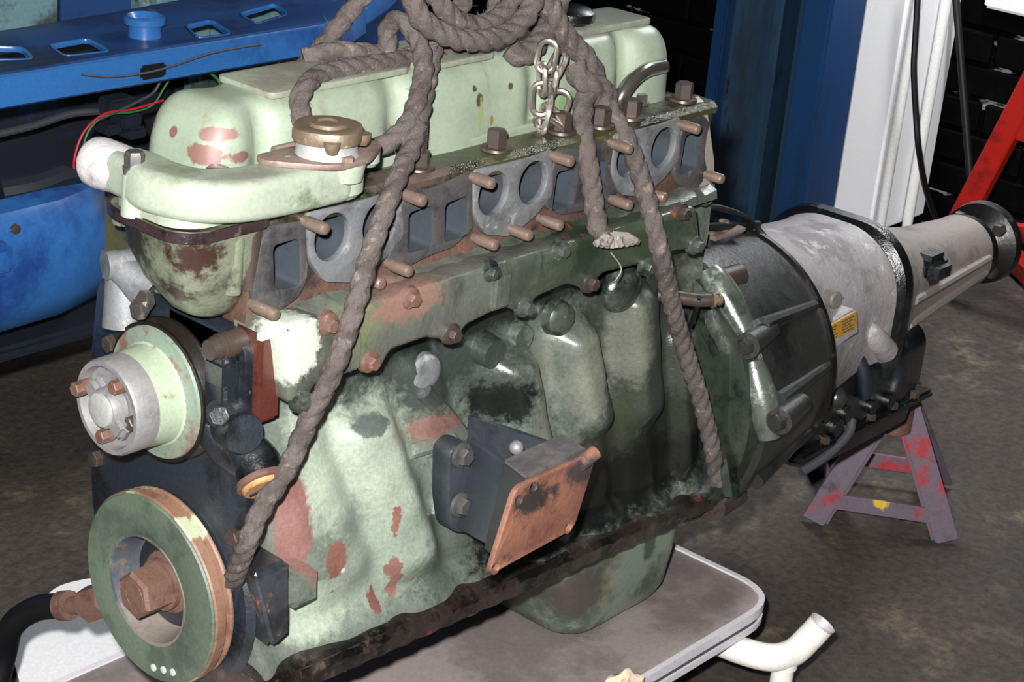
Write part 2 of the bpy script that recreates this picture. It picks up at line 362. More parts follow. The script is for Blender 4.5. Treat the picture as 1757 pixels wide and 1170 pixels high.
mat('timing_dark', '#222a33', .38, layers=[('n', '#0d1116', 12, .46, .62, .3), ('n', '#4a3f42', 18, .6, .72, .5), ('n', '#5a6670', 40, .66, .74, .45)], bump=.35, bscale=150, coat=.2)
mat('pump_dark', '#1c2228', .38, layers=[('n', '#07090b', 14, .46, .62, .25), ('n', '#5b4438', 30, .64, .72, .6), ('n', '#4d575c', 50, .64, .72, .35)], bump=.4, coat=.2)
mat('pulley_hub', '#9c9a9b', .5, .35, layers=[('n', '#6b6a6c', 30, .46, .64, .55), ('n', '#4c3f38', 70, .68, .74, .6)], bump=.2)
mat('pulley_drum', '#a7b79d', .42, layers=[('n', '#7d6658', 16, .58, .64, .6), ('n', '#4d4638', 80, .68, .74, .6), S(300, 660, (.012, .02, .024), '#7d6154', .6, .2, .5, y=.06)], bump=.15)
mat('pulley_flange', '#7f9080', .5, layers=[('n', '#7d5b4c', 18, .5, .6, .65), ('n', '#5c4136', 60, .6, .7, .7)], bump=.25)
mat('belt_groove', '#1d1814', .35, .2, layers=[('n', '#4d3a28', 30, .55, .68, .5)], bump=.2)
mat('crank_face', '#5d6d5c', .55, layers=[('n', '#48574a', 18, .44, .62, .5), ('n', '#6d5444', 36, .64, .72, .6)], bump=.2, bscale=220)
mat('crank_rim', '#8a6650', .6, layers=[('n', '#6b4434', 18, .46, .62, .65), ('n', '#b0b896', 9, .58, .64, .5), ('n', '#5c4a3c', 60, .6, .7, .7), S(322, 905, (.03, .012, .026), '#b4bb9c', .5, .2, .5, x=-.082)], bump=.35)
mat('crank_recess', '#8a8078', .55, .1, layers=[('n', '#4b525a', 12, .48, .62, .5), ('n', '#8b5a44', 30, .58, .68, .6)], bump=.3)
mat('white_mark', '#c9cfc4', .6)
mat('wood_plug', '#c08a58', .7, layers=[('n', '#8b5a30', 40, .5, .66, .8, (1, 1, .3))], bump=.4)
mat('boss_dark', '#3c4046', .45, layers=[('n', '#23262a', 16, .46, .62, .4), ('n', '#9a5c50', 20, .6, .68, .6), ('n', '#6f7d70', 26, .62, .7, .5)], bump=.3, coat=.2)
mat('mount_black', '#343a42', .5, layers=[('n', '#23272d', 12, .46, .66, .45), ('n', '#6b4438', 28, .64, .72, .6)], bump=.2)
mat('mount_box', '#23262b', .5, layers=[('n', '#15171b', 14, .46, .62, .45)], bump=.15)
mat('mount_light', '#77706e', .5, layers=[('n', '#565254', 16, .46, .62, .5), ('n', '#a5765c', 26, .64, .72, .6)], bump=.15)
mat('mount_rust', '#98644e', .65, layers=[('n', '#7c4c3e', 14, .44, .6, .65), ('n', '#3a3436', 26, .55, .66, .5), S(900, 850, (.03, .05, .018), '#332c2d', .5, .5, 1, y=-.12), S(985, 800, (.03, .05, .018), '#4c4444', .5, .5, 1, y=-.12)], bump=.4)
mat('sump_paint', '#7d8c7c', .4, layers=[('n', '#4c5a4a', 10, .46, .6, .35), ('n', '#8d7a68', 14, .56, .66, .5), ('n', '#2b3a26', 20, .60, .7, .3), S(1100, 920, (.014, .05, .03), '#2c4720', .3, .4, .8, y=.02), S(990, 1010, (.04, .1, .05), '#4a453f', .4, .5, .8, y=.02)], bump=.2, coat=.2)
mat('bell_dark', '#2f312f', .4, layers=[('n', '#191b1b', 10, .46, .62, .35), ('n', '#4c3c36', 16, .58, .7, .5)], bump=.4, bscale=140, coat=.2)
mat('bell_rib', '#6a7268', .28, .3, layers=[('n', '#3a443a', 16, .48, .62, .22), ('n', '#a9aea4', 30, .58, .7, .3)], bump=.25, bscale=130, coat=.3)
mat('bell_green', '#364037', .25, .1, layers=[('n', '#161c18', 14, .46, .60, .2), ('n', '#7d8a78', 12, .62, .72, .28)], bump=.4, bscale=130, coat=.3)
mat('gearbox_alloy', '#b4aeb0', .55, .15, layers=[('n', '#8a8486', 14, .46, .62, .6), ('n', '#d6d2d2', 26, .58, .68, .5), ('n', '#5d585a', 40, .64, .72, .6)], bump=.7, bscale=90)
mat('tail_alloy', '#a59c96', .5, .2, layers=[('n', '#7a716c', 18, .5, .66, .6)], bump=.3)
mat('gasket_black', '#2a2a2d', .5)
mat('flange_black', '#1b1a1a', .35, .4, layers=[('n', '#3d322c', 30, .56, .68, .5)], bump=.2)
mat('label_yellow', '#c9962a', .5, layers=[('n', '#8a7a5c', 50, .58, .66, .6)])
mat('label_print', '#5f5646', .6)
mat('chrome', '#c4bdb6', .2, .9, layers=[('n', '#8b7a68', 30, .62, .74, .4)])
mat('pale_strap', '#a9a295', .45, .3)

# ================================================================== THE SETTING
bm = B(); box(bm, -3, 3.2, -3, 4, FLOOR - .05, FLOOR); fl = tag(obj('floor', bm, 'floor'), 'dark oil-stained concrete workshop floor', kind='structure')
WX = 2.62
bm = B(); box(bm, WX, WX + .2, -1.6, 4, FLOOR, 1.9); wall = tag(obj('wall_back', bm, 'mortar'), 'black painted brick wall with flakes of pale mortar', kind='structure')
bm = B(); box(bm, -3, WX, 3.6, 3.8, FLOOR, 1.9); tag(obj('wall_left', bm, 'black_brick'), 'dark workshop wall behind the car', kind='structure')
bm = B(); box(bm, WX - .012, WX + .02, -.1, .1, 0, .062, .004, 1); me0 = None
first = None; k = 0
for r in range(22):
    z = FLOOR + .006 + r * .074
    for c in range(18):
        y = -.65 + c * .224 + (.112 if r % 2 else 0)
        if first is None:
            bm = B(); box(bm, WX - .010, WX + .02, y - .107, y + .107, z, z + .064, .004, 1)
            first = obj('brick', bm, 'black_brick', wall)
        else:
            q = inst(first, 'brick', (WX + .005 + random.uniform(-.003, .002), y, z), wall)
# white pillar with its pipes
PX = 2.34
bm = B(); box(bm, PX, WX - .05, .764, .930, FLOOR + .03, 1.9, .006); pil = tag(obj('wall_pillar', bm, 'white_wall'), 'white painted pillar standing out from the black brick wall', kind='structure')
bm = B(); box(bm, PX + .002, WX - .05, .766, .928, FLOOR, FLOOR + .03, .004); obj('plinth', bm, 'black_brick', pil)
for px, y, r in ((2.350, .748, .011), (2.47, .748, .011)):
    bm = B(); cyl(bm, (px, y, FLOOR), (px, y, 1.9), r, n=16)
    bm2 = bm
    p = obj('conduit_pipe', bm, 'white_pipe')
    tag(p, 'white conduit pipe running up the corner of the white pillar' if px < 2.4 else 'white conduit pipe fixed to the side face of the white pillar', 'pipe')
    for zz in (.3, 1.0):
        bm = B(); lathe(bm, (px, y, zz), (0, 0, 1), ((0, r), (0, r + .003), (.018, r + .003), (.018, r)), 16); box(bm, px - .004, px + .004, y, .765, zz + .002, zz + .016); obj('pipe_clip', bm, 'white_pipe', p)
bm = B(); tube(bm, spline([at(1578, -60, x=2.30), at(1571, 60, x=2.30), at(1568, 120, x=2.30), at(1572, 200, x=2.31), at(1577, 260, x=2.32), at(1590, 330, x=2.40), at(1612, 385, x=2.5), at(1640, 410, x=2.55)], 8), .0065, 8)
tag(obj('hanging_cable', bm, 'black_rubber'), 'black cable hanging down past the white pipes of the pillar', 'cable')
bm = B(); a = at(1638, -30, x=2.52); b = at(1668, 345, x=2.52); cyl(bm, a + (a - b) * .6, b + (b - a) * .28, .008, n=12)
tag(obj('leaning_pole', bm, 'black_rubber'), 'thin dark pole leaning in front of the black brick wall', 'pole')
p = at(1690, 12, x=2.60); bm = B(); box(bm, 2.59, WX - .011, p.y - .6, p.y, p.z, p.z + .35, .006); tag(obj('wall_board', bm, 'white_wall'), 'white board fixed to the black brick wall', 'board')

# two-post vehicle lift column, a folded steel channel
lp = thing('lift_post', 'tall blue steel column of a vehicle lift beside the white pillar', 'lift post', (2.16, .92, FLOOR))
bm = B(); box(bm, 2.09, 2.22, .785, .850, FLOOR, 1.85, .006); obj('channel_flange', bm, 'blue_steel', lp)
bm = B(); box(bm, 2.10, 2.22, .912, 1.015, FLOOR, 1.85, .006); obj('channel_flange', bm, 'blue_steel_worn', lp)
bm = B(); box(bm, 2.19, 2.225, .84, .92, FLOOR, 1.85); obj('channel_web', bm, 'car_dark', lp)
bm = B(); box(bm, 2.125, 2.15, .866, .878, FLOOR, 1.85, .002); obj('slide_rail', bm, 'blue_steel_worn', lp)
bm = B(); box(bm, 2.092, 2.102, .896, .916, FLOOR, 1.85, .003); obj('channel_lip', bm, 'blue_steel_worn', lp)
bm = B(); box(bm, 2.03, 2.24, .74, 1.06, FLOOR, FLOOR + .018, .003); obj('base_plate', bm, 'blue_steel', lp)
bm = B()
a = at(1376, 330, x=2.12); b = at(1373, 408, x=2.12)
tube(bm, [a + (b - a) * t for t in (0, .25, .5, .75, 1)], .006, 10); lathe(bm, a + (b - a) * .62, b - a, ((0, .005), (0, .009), (.012, .009), (.012, .005)), 12)
cyl(bm, a, a + Vector((0, 0, .9)), .004, n=8)
tag(obj('air_hose', bm, 'trim_metal'), 'thin metal-ended air line hanging beside the blue lift post', 'hose')
bm = B(); box(bm, 2.16, 2.22, 1.07, 1.10, FLOOR, 1.85, .004); tag(obj('lift_guide', bm, 'blue_steel'), 'narrow dark blue upright behind the lift post', 'post')

# big red stand behind the gearbox tail
rs = thing('red_stand', 'bright red welded steel stand behind the gearbox tail', 'stand', (2.2, .4, FLOOR))
def flatbar(bm, a, b, wdir, wid, th):
    a = Vector(a); b = Vector(b); d = (b - a).normalized(); wd = Vector(wdir); wd = (wd - d * wd.dot(d)).normalized(); n = d.cross(wd)
    t = bmesh.new()
    loft(t, [[p + wd * sx * wid / 2 + n * sy * th / 2 for sx, sy in ((-1, -1), (1, -1), (1, 1), (-1, 1))] for p in (a, b)])
    bmesh.ops.bevel(t, geom=t.edges[:], offset=min(th, wid) * .12, segments=1, affect='EDGES'); join(bm, t)
X = 2.2
a = at(1650, 375, x=X); b = at(1790, 110, x=X)
bm = B(); flatbar(bm, a - (b - a) * .35, b + (b - a) * .25, (0, 1, 0), .045, .03); obj('leg', bm, 'red_paint', rs)
a = at(1660, 386, x=X - .02); b = at(1830, 412, x=X - .02)
bm = B(); flatbar(bm, a, b, (0, 0, 1), .035, .02); obj('crossbar', bm, 'red_paint', rs)
a = at(1700, 408, z=-.735); b = at(1800, 500, z=-.735)
bm = B(); flatbar(bm, a, b, (0, 0, 1), .04, .04); obj('foot_bar', bm, 'red_paint', rs)
bm = B(); q = at(1760, 215, x=X); box(bm, X - .01, X + .02, q.y - .2, q.y + .02, q.z - .03, q.z + .03, .004); obj('gusset', bm, 'red_paint', rs)

# trolley with the engine on it
TZ = -.600
tr = thing('trolley', 'low trolley with grey board top under the engine', 'trolley', (.2, .12, FLOOR))
outl = roundpoly([(-.60, -.072), (.725, -.072), (.725, .325), (-.60, .325)], .06, 8)
objm('table_top', plate_mesh(outl, [], .018, .002, 'xy', TZ - .018), 'table_top', tr)
def ring_path(inset, z): return [Vector((a, b, z)) for a, b in roundpoly([(-.60 - inset, -.072 - inset), (.725 + inset, -.072 - inset), (.725 + inset, .325 + inset), (-.60 - inset, .325 + inset)], .06 + inset, 8)]
def closed_band(bm, z0, z1, i0, i1):
    t = bmesh.new(); rings = [ring_path(i0, z0), ring_path(i1, z0), ring_path(i1, z1), ring_path(i0, z1)]
    loft(t, rings, close=True); join(bm, t)
bm = B(); closed_band(bm, TZ - .010, TZ + .002, -.001, .006); obj('edge_trim', bm, 'trim_metal', tr)
bm = B(); closed_band(bm, TZ - .018, TZ - .010, -.001, .003); obj('edge_groove', bm, 'trim_dark', tr)
bm = B(); closed_band(bm, TZ - .026, TZ - .018, -.004, .006); obj('edge_trim', bm, 'trim_metal', tr)
bm = B(); tube(bm, spline([(.655, .06, -.648), (.655, -.02, -.648), (.660, -.070, -.648), (.676, -.104, -.649), (.704, -.117, -.648), (.728, -.122, -.636), (.740, -.130, -.617)], 8), .0165, 18, cap=False); obj('frame_tube', bm, 'tube_white', tr)
bm = B(); q = Vector((.740, -.130, -.617)); d = Vector((.35, -.36, .86)).normalized(); tmp = B()
lathe(tmp, q - d * .012, d, ((0, .0135), (.001, .0150), (.014, .0170), (.014, .0155), (.004, .0130)), 18); join(bm, tmp); obj('tube_end', bm, 'spigot_alloy', tr)
bm = B(); cyl(bm, (.695, -.113, -.650), (.695, -.113, FLOOR), .0135, n=18); lathe(bm, (.695, -.113, -.648), (0, 0, -1), ((0, .012), (.006, .0165), (.016, .0165), (.018, .0135)), 18); obj('leg', bm, 'tube_white', tr)
for x, y in ((-.5, -.02), (-.5, .27), (.655, .27)):
    bm = B(); cyl(bm, (x, y, TZ - .018), (x, y, FLOOR), .0135, n=16); obj('leg', bm, 'tube_white', tr)
bm = B(); cyl(bm, (.655, .06, -.648), (.655, .28, -.648), .0165, n=16); obj('cross_tube', bm, 'tube_white', tr)
bm = B(); cyl(bm, (-.5, -.03, -.64), (-.5, .28, -.64), .0165, n=16); obj('cross_tube', bm, 'tube_white', tr)
# rag on the trolley edge
bm = B(); tmp = B(); bmesh.ops.create_icosphere(tmp, subdivisions=3, radius=1)
q = at(1062, 1172, z=TZ + .012)
for v in tmp.verts:
    k = 1 + .28 * sin(v.co.x * 5 + 1) * cos(v.co.y * 6) + random.uniform(-.05, .05)
    v.co = Vector((q.x + v.co.x * .024 * k, q.y - .006 + v.co.y * .018 * k, TZ + .003 + max(v.co.z, -.15) * .022 * k + .002))
join(bm, tmp); tag(obj('rag', bm, 'rag', base=Vector((q.x, q.y, TZ))), 'crumpled cream rag lying on the trolley top edge', 'rag')
# white card and hose behind the trolley
cb = [at(18, 1120, z=FLOOR), at(45, 1060, z=FLOOR), at(100, 1010, z=FLOOR), at(170, 995, z=FLOOR), at(330, 1080, z=FLOOR), at(240, 1200, z=FLOOR), at(40, 1200, z=FLOOR)]
objm_ = plate_mesh(roundpoly([(p.x, p.y) for p in cb], .02), [], .006, 0, 'xy', FLOOR)
tag(objm('cardboard', objm_, 'paper'), 'white card lying on the floor behind the trolley', 'card')
bm = B(); tube(bm, spline([at(-30, 1250, y=.42), at(5, 1130, y=.42), at(20, 1075, y=.40), at(60, 1045, y=.37), at(112, 1038, y=.33)], 8), .0135, 14)
hs = thing('rubber_hose', 'black rubber hose with metal end fitting near the crank pulley', 'hose', at(60, 1045, y=.37)); obj('hose', bm, 'black_rubber', hs)
bm = B(); a = at(105, 1039, y=.335); b = at(150, 1037, y=.30); c = at(178, 1028, y=.28)
cyl(bm, a, a + (b - a) * .35, .0155, n=16); cyl(bm, a, b, .009, n=14); d = (c - b).normalized(); hexa(bm, b, d, .019, .03); obj('end_fitting', bm, 'bolt_rust', hs)

# small axle stand under the gearbox
sd = thing('axle_stand', 'small worn purple-red axle stand under the gearbox', 'axle stand', (1.26, .085, FLOOR))
apex = Vector((1.255, .085, -.545))
f1 = at(1395, 893, z=FLOOR + .004); f2 = at(1625, 928, z=FLOOR + .004); mid = (f1 + f2) / 2
back = Vector((.85, .53, 0)) * .19; f3 = f1 + back; f4 = f2 + back
for f in (f1, f2, f3, f4):
    top = apex + (f - Vector((1.26, .085, FLOOR))) * .10
    d = (f - Vector((1.26, .085, FLOOR))); d.z = 0
    bm = B(); flatbar(bm, f, top, f2 - f1, .034, .005); flatbar(bm, f + d.normalized() * -.012, top + d.normalized() * -.012, d, .022, .005); obj('leg', bm, 'stand_paint', sd)
for a, b, h in ((f1, f2, .17), (f3, f4, .17), (f1, f3, .17), (f2, f4, .17)):
    ta = apex + (a - Vector((1.26, .085, FLOOR))) * .10; tb = apex + (b - Vector((1.26, .085, FLOOR))) * .10
    bm = B(); flatbar(bm, a + (ta - a) * h, b + (tb - b) * h, (0, 0, 1), .024, .005); obj('crossbar', bm, 'stand_paint', sd)
bm = B(); lathe(bm, apex - Vector((0, 0, .05)), (0, 0, 1), ((0, .02), (0, .027), (.05, .027), (.05, .018), (.06, .018), (.062, .036), (.068, .036)), 24); obj('centre_column', bm, 'bolt_rust', sd)

# ================================================================== THE CAR
car = thing('car_front', 'blue car nose stripped of grille and radiator behind the engine', 'car', (.6, 1.2, FLOOR))
YF = .75
def rib(y0, z0): pass
# upper slam panel: top sheet with oblong holes, folded front lip
top_out = [(-.10, YF), (.72, YF), (.80, YF + .02), (.86, YF + .06), (.93, YF + .16), (.93, YF + .30), (.74, YF + .30), (.66, YF + .195), (.50, YF + .175), (.36, YF + .165), (-.10, YF + .15)]
def hole(pts): return roundpoly([(at(a, b, z=-.086).x, at(a, b, z=-.086).y) for a, b in pts], .012)
holes = [hole([(-30, 108), (-30, 84), (38, 86), (58, 106)]), hole([(112, 101), (84, 82), (150, 70), (190, 92)]),
         hole([(340, 70), (318, 48), (362, 38), (398, 62)]), hole([(440, 45), (410, 27), (470, 10), (495, 28)])]
objm('slam_panel', plate_mesh(top_out, holes, .006, .001, 'xy', -.089), 'car_blue_shaded_dusty', car)
for hq in holes:
    c = sum((Vector(p) for p in hq), Vector((0, 0))) / len(hq)
    inner = [tuple(c + (Vector(p) - c) * .98) for p in hq]; outer = [tuple(c + (Vector(p) - c) * 1.04) for p in hq]
    objm('hole_rim', plate_mesh(outer, [inner], .007, .002, 'xy', -.0885), 'car_blue', car)
bm = B(); path = [(-.10, YF), (.72, YF), (.78, YF + .012), (.85, YF + .05)]
t = bmesh.new(); loft(t, [[Vector((x, y + o, z)) for o, z in ((.004, -.084), (-.004, -.088), (-.008, -.122), (-.002, -.126), (.004, -.122))] for x, y in path]); join(bm, t); obj('front_lip', bm, 'car_blue', car)
bm = B(); q = at(248, 66, z=-.086); lathe(bm, (q.x, q.y, -.086), (0, 0, 1), ((0, .024), (.003, .021), (.018, .020), (.020, .026), (.028, .026), (.030, .022), (.022, .016)), 28); obj('bonnet_catch_cup', bm, 'car_blue', car)
q = at(268, 118, y=YF - .01); bm = B(); box(bm, q.x - .022, q.x + .016, YF - .012, YF - .004, q.z - .012, q.z + .006, .003); obj('lip_slot', bm, 'black_rubber', car)
# right-hand wing of the panel
bm = B(); t = bmesh.new()
loft(t, [[Vector(p) for p in r] for r in (((.84, YF + .05, -.125), (.84, YF + .05, -.084), (.86, YF + .16, -.084), (.86, YF + .16, -.125)), ((.93, YF + .07, -.105), (.93, YF + .07, -.060), (.95, YF + .2, -.05), (.95, YF + .2, -.10)), ((1.02, YF + .12, -.08), (1.02, YF + .12, -.02), (1.04, YF + .26, .0), (1.04, YF + .26, -.07)))])
bmesh.ops.bevel(t, geom=t.edges[:], offset=.006, segments=2, affect='EDGES'); join(bm, t); obj('wing_corner', bm, 'car_blue', car)
bm = B(); box(bm, -.3, 1.1, YF + .30, YF + .33, -.5, -.16, .01); obj('radiator_bulkhead', bm, 'car_dark', car)
bm = B(); box(bm, -.3, 1.1, YF + .06, YF + .32, -.48, -.46, .006); obj('bay_floor', bm, 'car_dark', car)
# lower valance, rounded
bm = B(); t = bmesh.new(); prof = [(.02, -.245), (-.006, -.252), (-.022, -.275), (-.030, -.32), (-.024, -.37), (.0, -.405), (.03, -.42), (.05, -.41), (.02, -.37), (.01, -.30)]
pth = [(-.30, YF), (.20, YF), (.30, YF + .004), (.38, YF + .03), (.44, YF + .08), (.48, YF + .17)]
loft(t, [[Vector((x, y + o, z)) for o, z in prof] for x, y in pth]); join(bm, t); obj('front_valance', bm, 'car_blue', car)
bm = B(); q = at(0, 455, y=YF - .03); box(bm, q.x - .06, q.x + .012, YF - .045, YF - .02, q.z - .012, q.z + .030, .008); obj('bumper_bracket', bm, 'car_blue', car)
bm = B(); q = at(25, 392, y=YF - .02); lathe(bm, q, (0, -1, 0), ((0, .006), (.004, .006), (.005, .003)), 12); obj('valance_screw', bm, 'bolt_dark', car)
bm = B(); tube(bm, spline([at(0, 330, y=YF + .05), at(60, 318, y=YF + .04), at(120, 300, y=YF + .04), at(180, 320, y=YF + .05)], 6), .016, 10); obj('lower_cross_tube', bm, 'car_dark', car)
bm = B(); tube(bm, spline([at(-10, 232, y=YF + .15), at(60, 215, y=YF + .15), at(120, 196, y=YF + .15), at(180, 190, y=YF + .15)], 6), .005, 8); obj('bay_pipe', bm, 'grey_wire', car)
for px in (345, 470):
    bm = B(); q = at(px, 140, y=YF + .22); box(bm, q.x - .012, q.x + .012, YF + .215, YF + .235, -.46, -.09, .003); obj('bay_strut', bm, 'car_sheet', car)
bm = B(); box(bm, .70, 1.0, YF + .24, YF + .26, -.3, -.10, .004); obj('bay_panel', bm, 'car_sheet', car)
for n_, pts, r in (('red_wire', [(128, 310), (128, 270), (145, 225), (180, 195), (225, 188), (280, 172)], .0015), ('green_wire', [(140, 312), (140, 270), (152, 225), (182, 198), (228, 192), (262, 180), (282, 150), (292, 135)], .0013),
                   ('grey_wire', [(140, 128), (190, 132), (250, 125), (300, 112), (360, 92), (420, 80), (447, 76)], .0016), ('grey_wire', [(275, 140), (262, 160), (235, 175), (215, 185), (170, 205)], .002), ('green_wire', [(352, 118), (372, 135), (382, 152)], .002), ('grey_wire', [(470, 95), (485, 120), (495, 150)], .002)):
    bm = B(); tube(bm, spline([at(a, b, y=YF - (.012 if n_ == 'grey_wire' and pts[0][1] < 130 and pts[0][0] < 200 else -.03)) for a, b in pts], 6), r, 6); obj('wire', bm, n_, car)
for px, py, s in ((205, 180, .02), (220, 205, .016), (230, 225, .014), (190, 220, .012)):
    q = at(px, py, y=YF + .06); bm = B(); box(bm, q.x - s, q.x + s, q.y - .01, q.y + .02, q.z - s * .6, q.z + s * .5, .003); obj('horn_bracket', bm, 'car_dark', car)
# inner wing and sheet far in the bay
bm = B(); q = at(96, 60, y=1.10); box(bm, q.x - .5, q.x, 1.09, 1.12, -.45, .10, .006); obj('inner_wing', bm, 'car_sheet', car)
bm = B(); q = at(272, 12, y=1.1); lathe(bm, q, (0, -1, .3), ((0, .05), (.02, .05), (.03, .04), (.05, .04)), 20); obj('strut_top', bm, 'car_sheet', car)
bm = B(); box(bm, 0, 1.5, 1.30, 1.33, -.45, .02, .01); obj('engine_bay_side', bm, 'car_blue_shaded_dusty', car)

# ================================================================== THE ENGINE
eng = thing('engine', 'six-cylinder engine with gearbox, flaking pale green paint, oily and rusty, on trolley', 'engine', (.28, YC, -.600))
def part(name, bm, m, parent=None, ang=35): return obj(name, bm, m, parent or eng, ang)

# ---- block: visible side modelled as a relief of cored bulges
BX0, BX1 = -.052, .622
def rail_z(x): return -.408 - .052 * (x - BX0)
cols = []
for px, py, wid, ptop, pbot, amp, lean in ((548, 860, .044, 715, 1010, .018, -.38), (668, 800, .036, 697, 990, .026, -.36), (770, 700, .024, 600, 760, .014, -.3), (905, 660, .030, 590, 900, .034, -.25),
                                     (1015, 650, .029, 545, 735, .036, -.20), (1110, 600, .028, 480, 715, .036, -.14), (1186, 640, .016, 560, 800, .020, -.1)):
    q = at(px, py, y=-.01); cols.append((q.x, q.z, wid, at(px, ptop, y=-.01).z, at(px, pbot, y=-.01).z, amp, lean))
def sst(t): t = max(0, min(1, t)); return t * t * (3 - 2 * t)
def side_y(x, z):
    y = .024
    for xc, zc, wid, zt, zb, amp, lean in cols:
        dx = (x - xc - lean * (z - zc)) / wid
        y -= amp * exp(-abs(dx) ** 4) * sst((zt - z) / .03) * (1 - .75 * sst((zb - z + .02) / .05))
    y -= .026 * sst((-.16 - z) / .24)
    y -= .018 * sst((-.375 - z + .052 * -(x - BX0)) / .03)
    y -= .010 * sst((-.02 - x) / .03)
    y -= .0022 * sin(31 * x + 5 * z) * sin(24 * z) + .0012 * sin(83 * x - 40 * z) * sin(71 * z + 9 * x)
    return y
bm = B(); NX, NZ = 220, 110
grid = []
for i in range(NX + 1):
    x = BX0 + (BX1 - BX0) * i / NX; row = []
    for j in range(NZ + 1):
        z = -.088 + (rail_z(x) + .088) * j / NZ
        row.append(bm.verts.new((x, side_y(x, z), z)))
    grid.append(row)
for i in range(NX):
    for j in range(NZ): bm.faces.new((grid[i][j], grid[i][j + 1], grid[i + 1][j + 1], grid[i + 1][j]))
# closing faces: far side, top, bottom, ends
backv = [[bm.verts.new((x, .20, z)) for z in (-.088, rail_z(x))] for x in (BX0 + (BX1 - BX0) * i / NX for i in range(NX + 1))]
for i in range(NX):
    bm.faces.new((backv[i][0], backv[i + 1][0], backv[i + 1][1], backv[i][1]))
    bm.faces.new((grid[i][0], grid[i + 1][0], backv[i + 1][0], backv[i][0]))
    bm.faces.new((grid[i][-1], backv[i][1], backv[i + 1][1], grid[i + 1][-1]))
bm.faces.new([v for v in grid[0]][::-1] + [backv[0][0], backv[0][1]][::1])
bm.faces.new(grid[-1] + [backv[-1][1], backv[-1][0]])
bmesh.ops.recalc_face_normals(bm, faces=bm.faces[:])
blk = part('engine_block', bm, 'block_paint', ang=50)

# core plugs and bosses on the block
def on_side(px, py, lift=0):
    y = 0
    for _ in range(6):
        q = at(px, py, y=y); y = side_y(q.x, q.z) - lift
    return at(px, py, y=y)
for px, py, r, mt in ((735, 640, .015, 'gasket_grey'), (968, 550, .015, 'bolt_green')):
    q = on_side(px, py); bm = B(); lathe(bm, q + Vector((0, .012, 0)), (-.15, -1, .1), ((0, r + .004), (.011, r + .002), (.0135, r - .001), (.0148, r * .6), (.0152, 0.001)), 28); part('core_plug', bm, mt, blk)
q = on_side(1082, 492); bm = B(); tmp = B(); bmesh.ops.create_uvsphere(tmp, u_segments=24, v_segments=14, radius=1)
for v in tmp.verts: v.co = Vector((q.x + v.co.x * .028, q.y + .012 + v.co.y * .016, q.z - .004 + v.co.z * .022 - (.004 if v.co.z < -.5 else 0)))
join(bm, tmp); part('core_boss', bm, 'block_paint', blk)
q = on_side(890, 575); bm = B(); cyl(bm, q + Vector((0, .01, 0)), q + Vector((0, -.008, 0)), .016, .013, 24); part('core_boss', bm, 'block_paint', blk)
q = on_side(840, 600); bm = B(); cyl(bm, q + Vector((0, .02, 0)), q + Vector((0, -.008, -.002)), .018, .015, 24); part('core_boss', bm, 'block_paint', blk)
# three-sided lug with a sharp rib
q = on_side(1040, 665); bm = B(); V = [q + Vector(o) for o in ((-.008, .008, .026), (-.012, .008, -.024), (.020, .008, -.014), (.004, -.014, -.006))]
vv = [bm.verts.new(p) for p in V]
for f in ((0, 1, 3), (1, 2, 3), (2, 0, 3), (0, 2, 1)): bm.faces.new([vv[i] for i in f])
bmesh.ops.recalc_face_normals(bm, faces=bm.faces[:]); part('pointed_lug', bm, 'block_paint', blk)
# diagonal rib under the core plug
bm = B(); a = on_side(725, 670); b = on_side(790, 745); tube(bm, spline([a, (a + b) / 2 + Vector((0, -.004, 0)), b], 5), .009, 10); part('casting_rib', bm, 'block_paint', blk)
bm = B(); tube(bm, spline([on_side(700, 775), on_side(735, 765), on_side(775, 755)], 5), .008, 10); part('casting_rib', bm, 'block_paint', blk)
bm = B(); tube(bm, spline([on_side(740, 780), on_side(752, 830), on_side(745, 880)], 5), .006, 10); part('casting_rib', bm, 'block_paint', blk)
# front face corner strip with red sealer, end of side cover chamber
bm = B(); q = at(462, 620, y=-.008); box(bm, -.056, -.030, -.012, .02, -.165, -.078, .004); part('sealer_strip', bm, 'red_sealer', blk)
# bottom rail (pan flange) and its screws
bm = B(); t = bmesh.new(); n = 60; rings = []
for i in range(n + 1):
    x = -.062 + (.625 + .062) * i / n; z = rail_z(x); jig = .0015 * sin(i * 2.3)
    y0 = -.032 + (.05 * (max(0, (.03 - (x + .062)) / .03)) ** 2)
    rings.append([Vector((x, y0 + jig, z + .002)), Vector((x, y0 - .004 + jig, z - .004)), Vector((x, y0 - .003 + jig, z - .018)), Vector((x, y0 + .008, z - .023)), Vector((x, .19, z - .023)), Vector((x, .19, z + .002))])
loft(t, rings); join(bm, t); rail = part('sump_flange', bm, 'rail_grime')
bm = B(); t = bmesh.new(); rings = []
for i in range(n + 1):
    x = -.055 + .675 * i / n; z = rail_z(x); k = .72 + .10 * sin(i * .55) + .05 * sin(i * 1.7)
    rings.append([Vector((x, -.031, z + .001)), Vector((x, -.030, z + .004 * k)), Vector((x, -.024, z + .009 * k)), Vector((x, -.012, z + .014 * k)), Vector((x, .02, z + .012)), Vector((x, .02, z))])
loft(t, rings); join(bm, t); part('rail_sludge', bm, 'rail_grime', rail)
scr = None
for i in range(11):
    x = -.01 + i * .06; z = rail_z(x); p = Vector((x, -.022, z - .0230))
    bm = B(); hexa(bm, p, (0, 0, -1), .005, .003, rot=i); 
    part('flange_screw', bm, 'bolt_dark', rail)

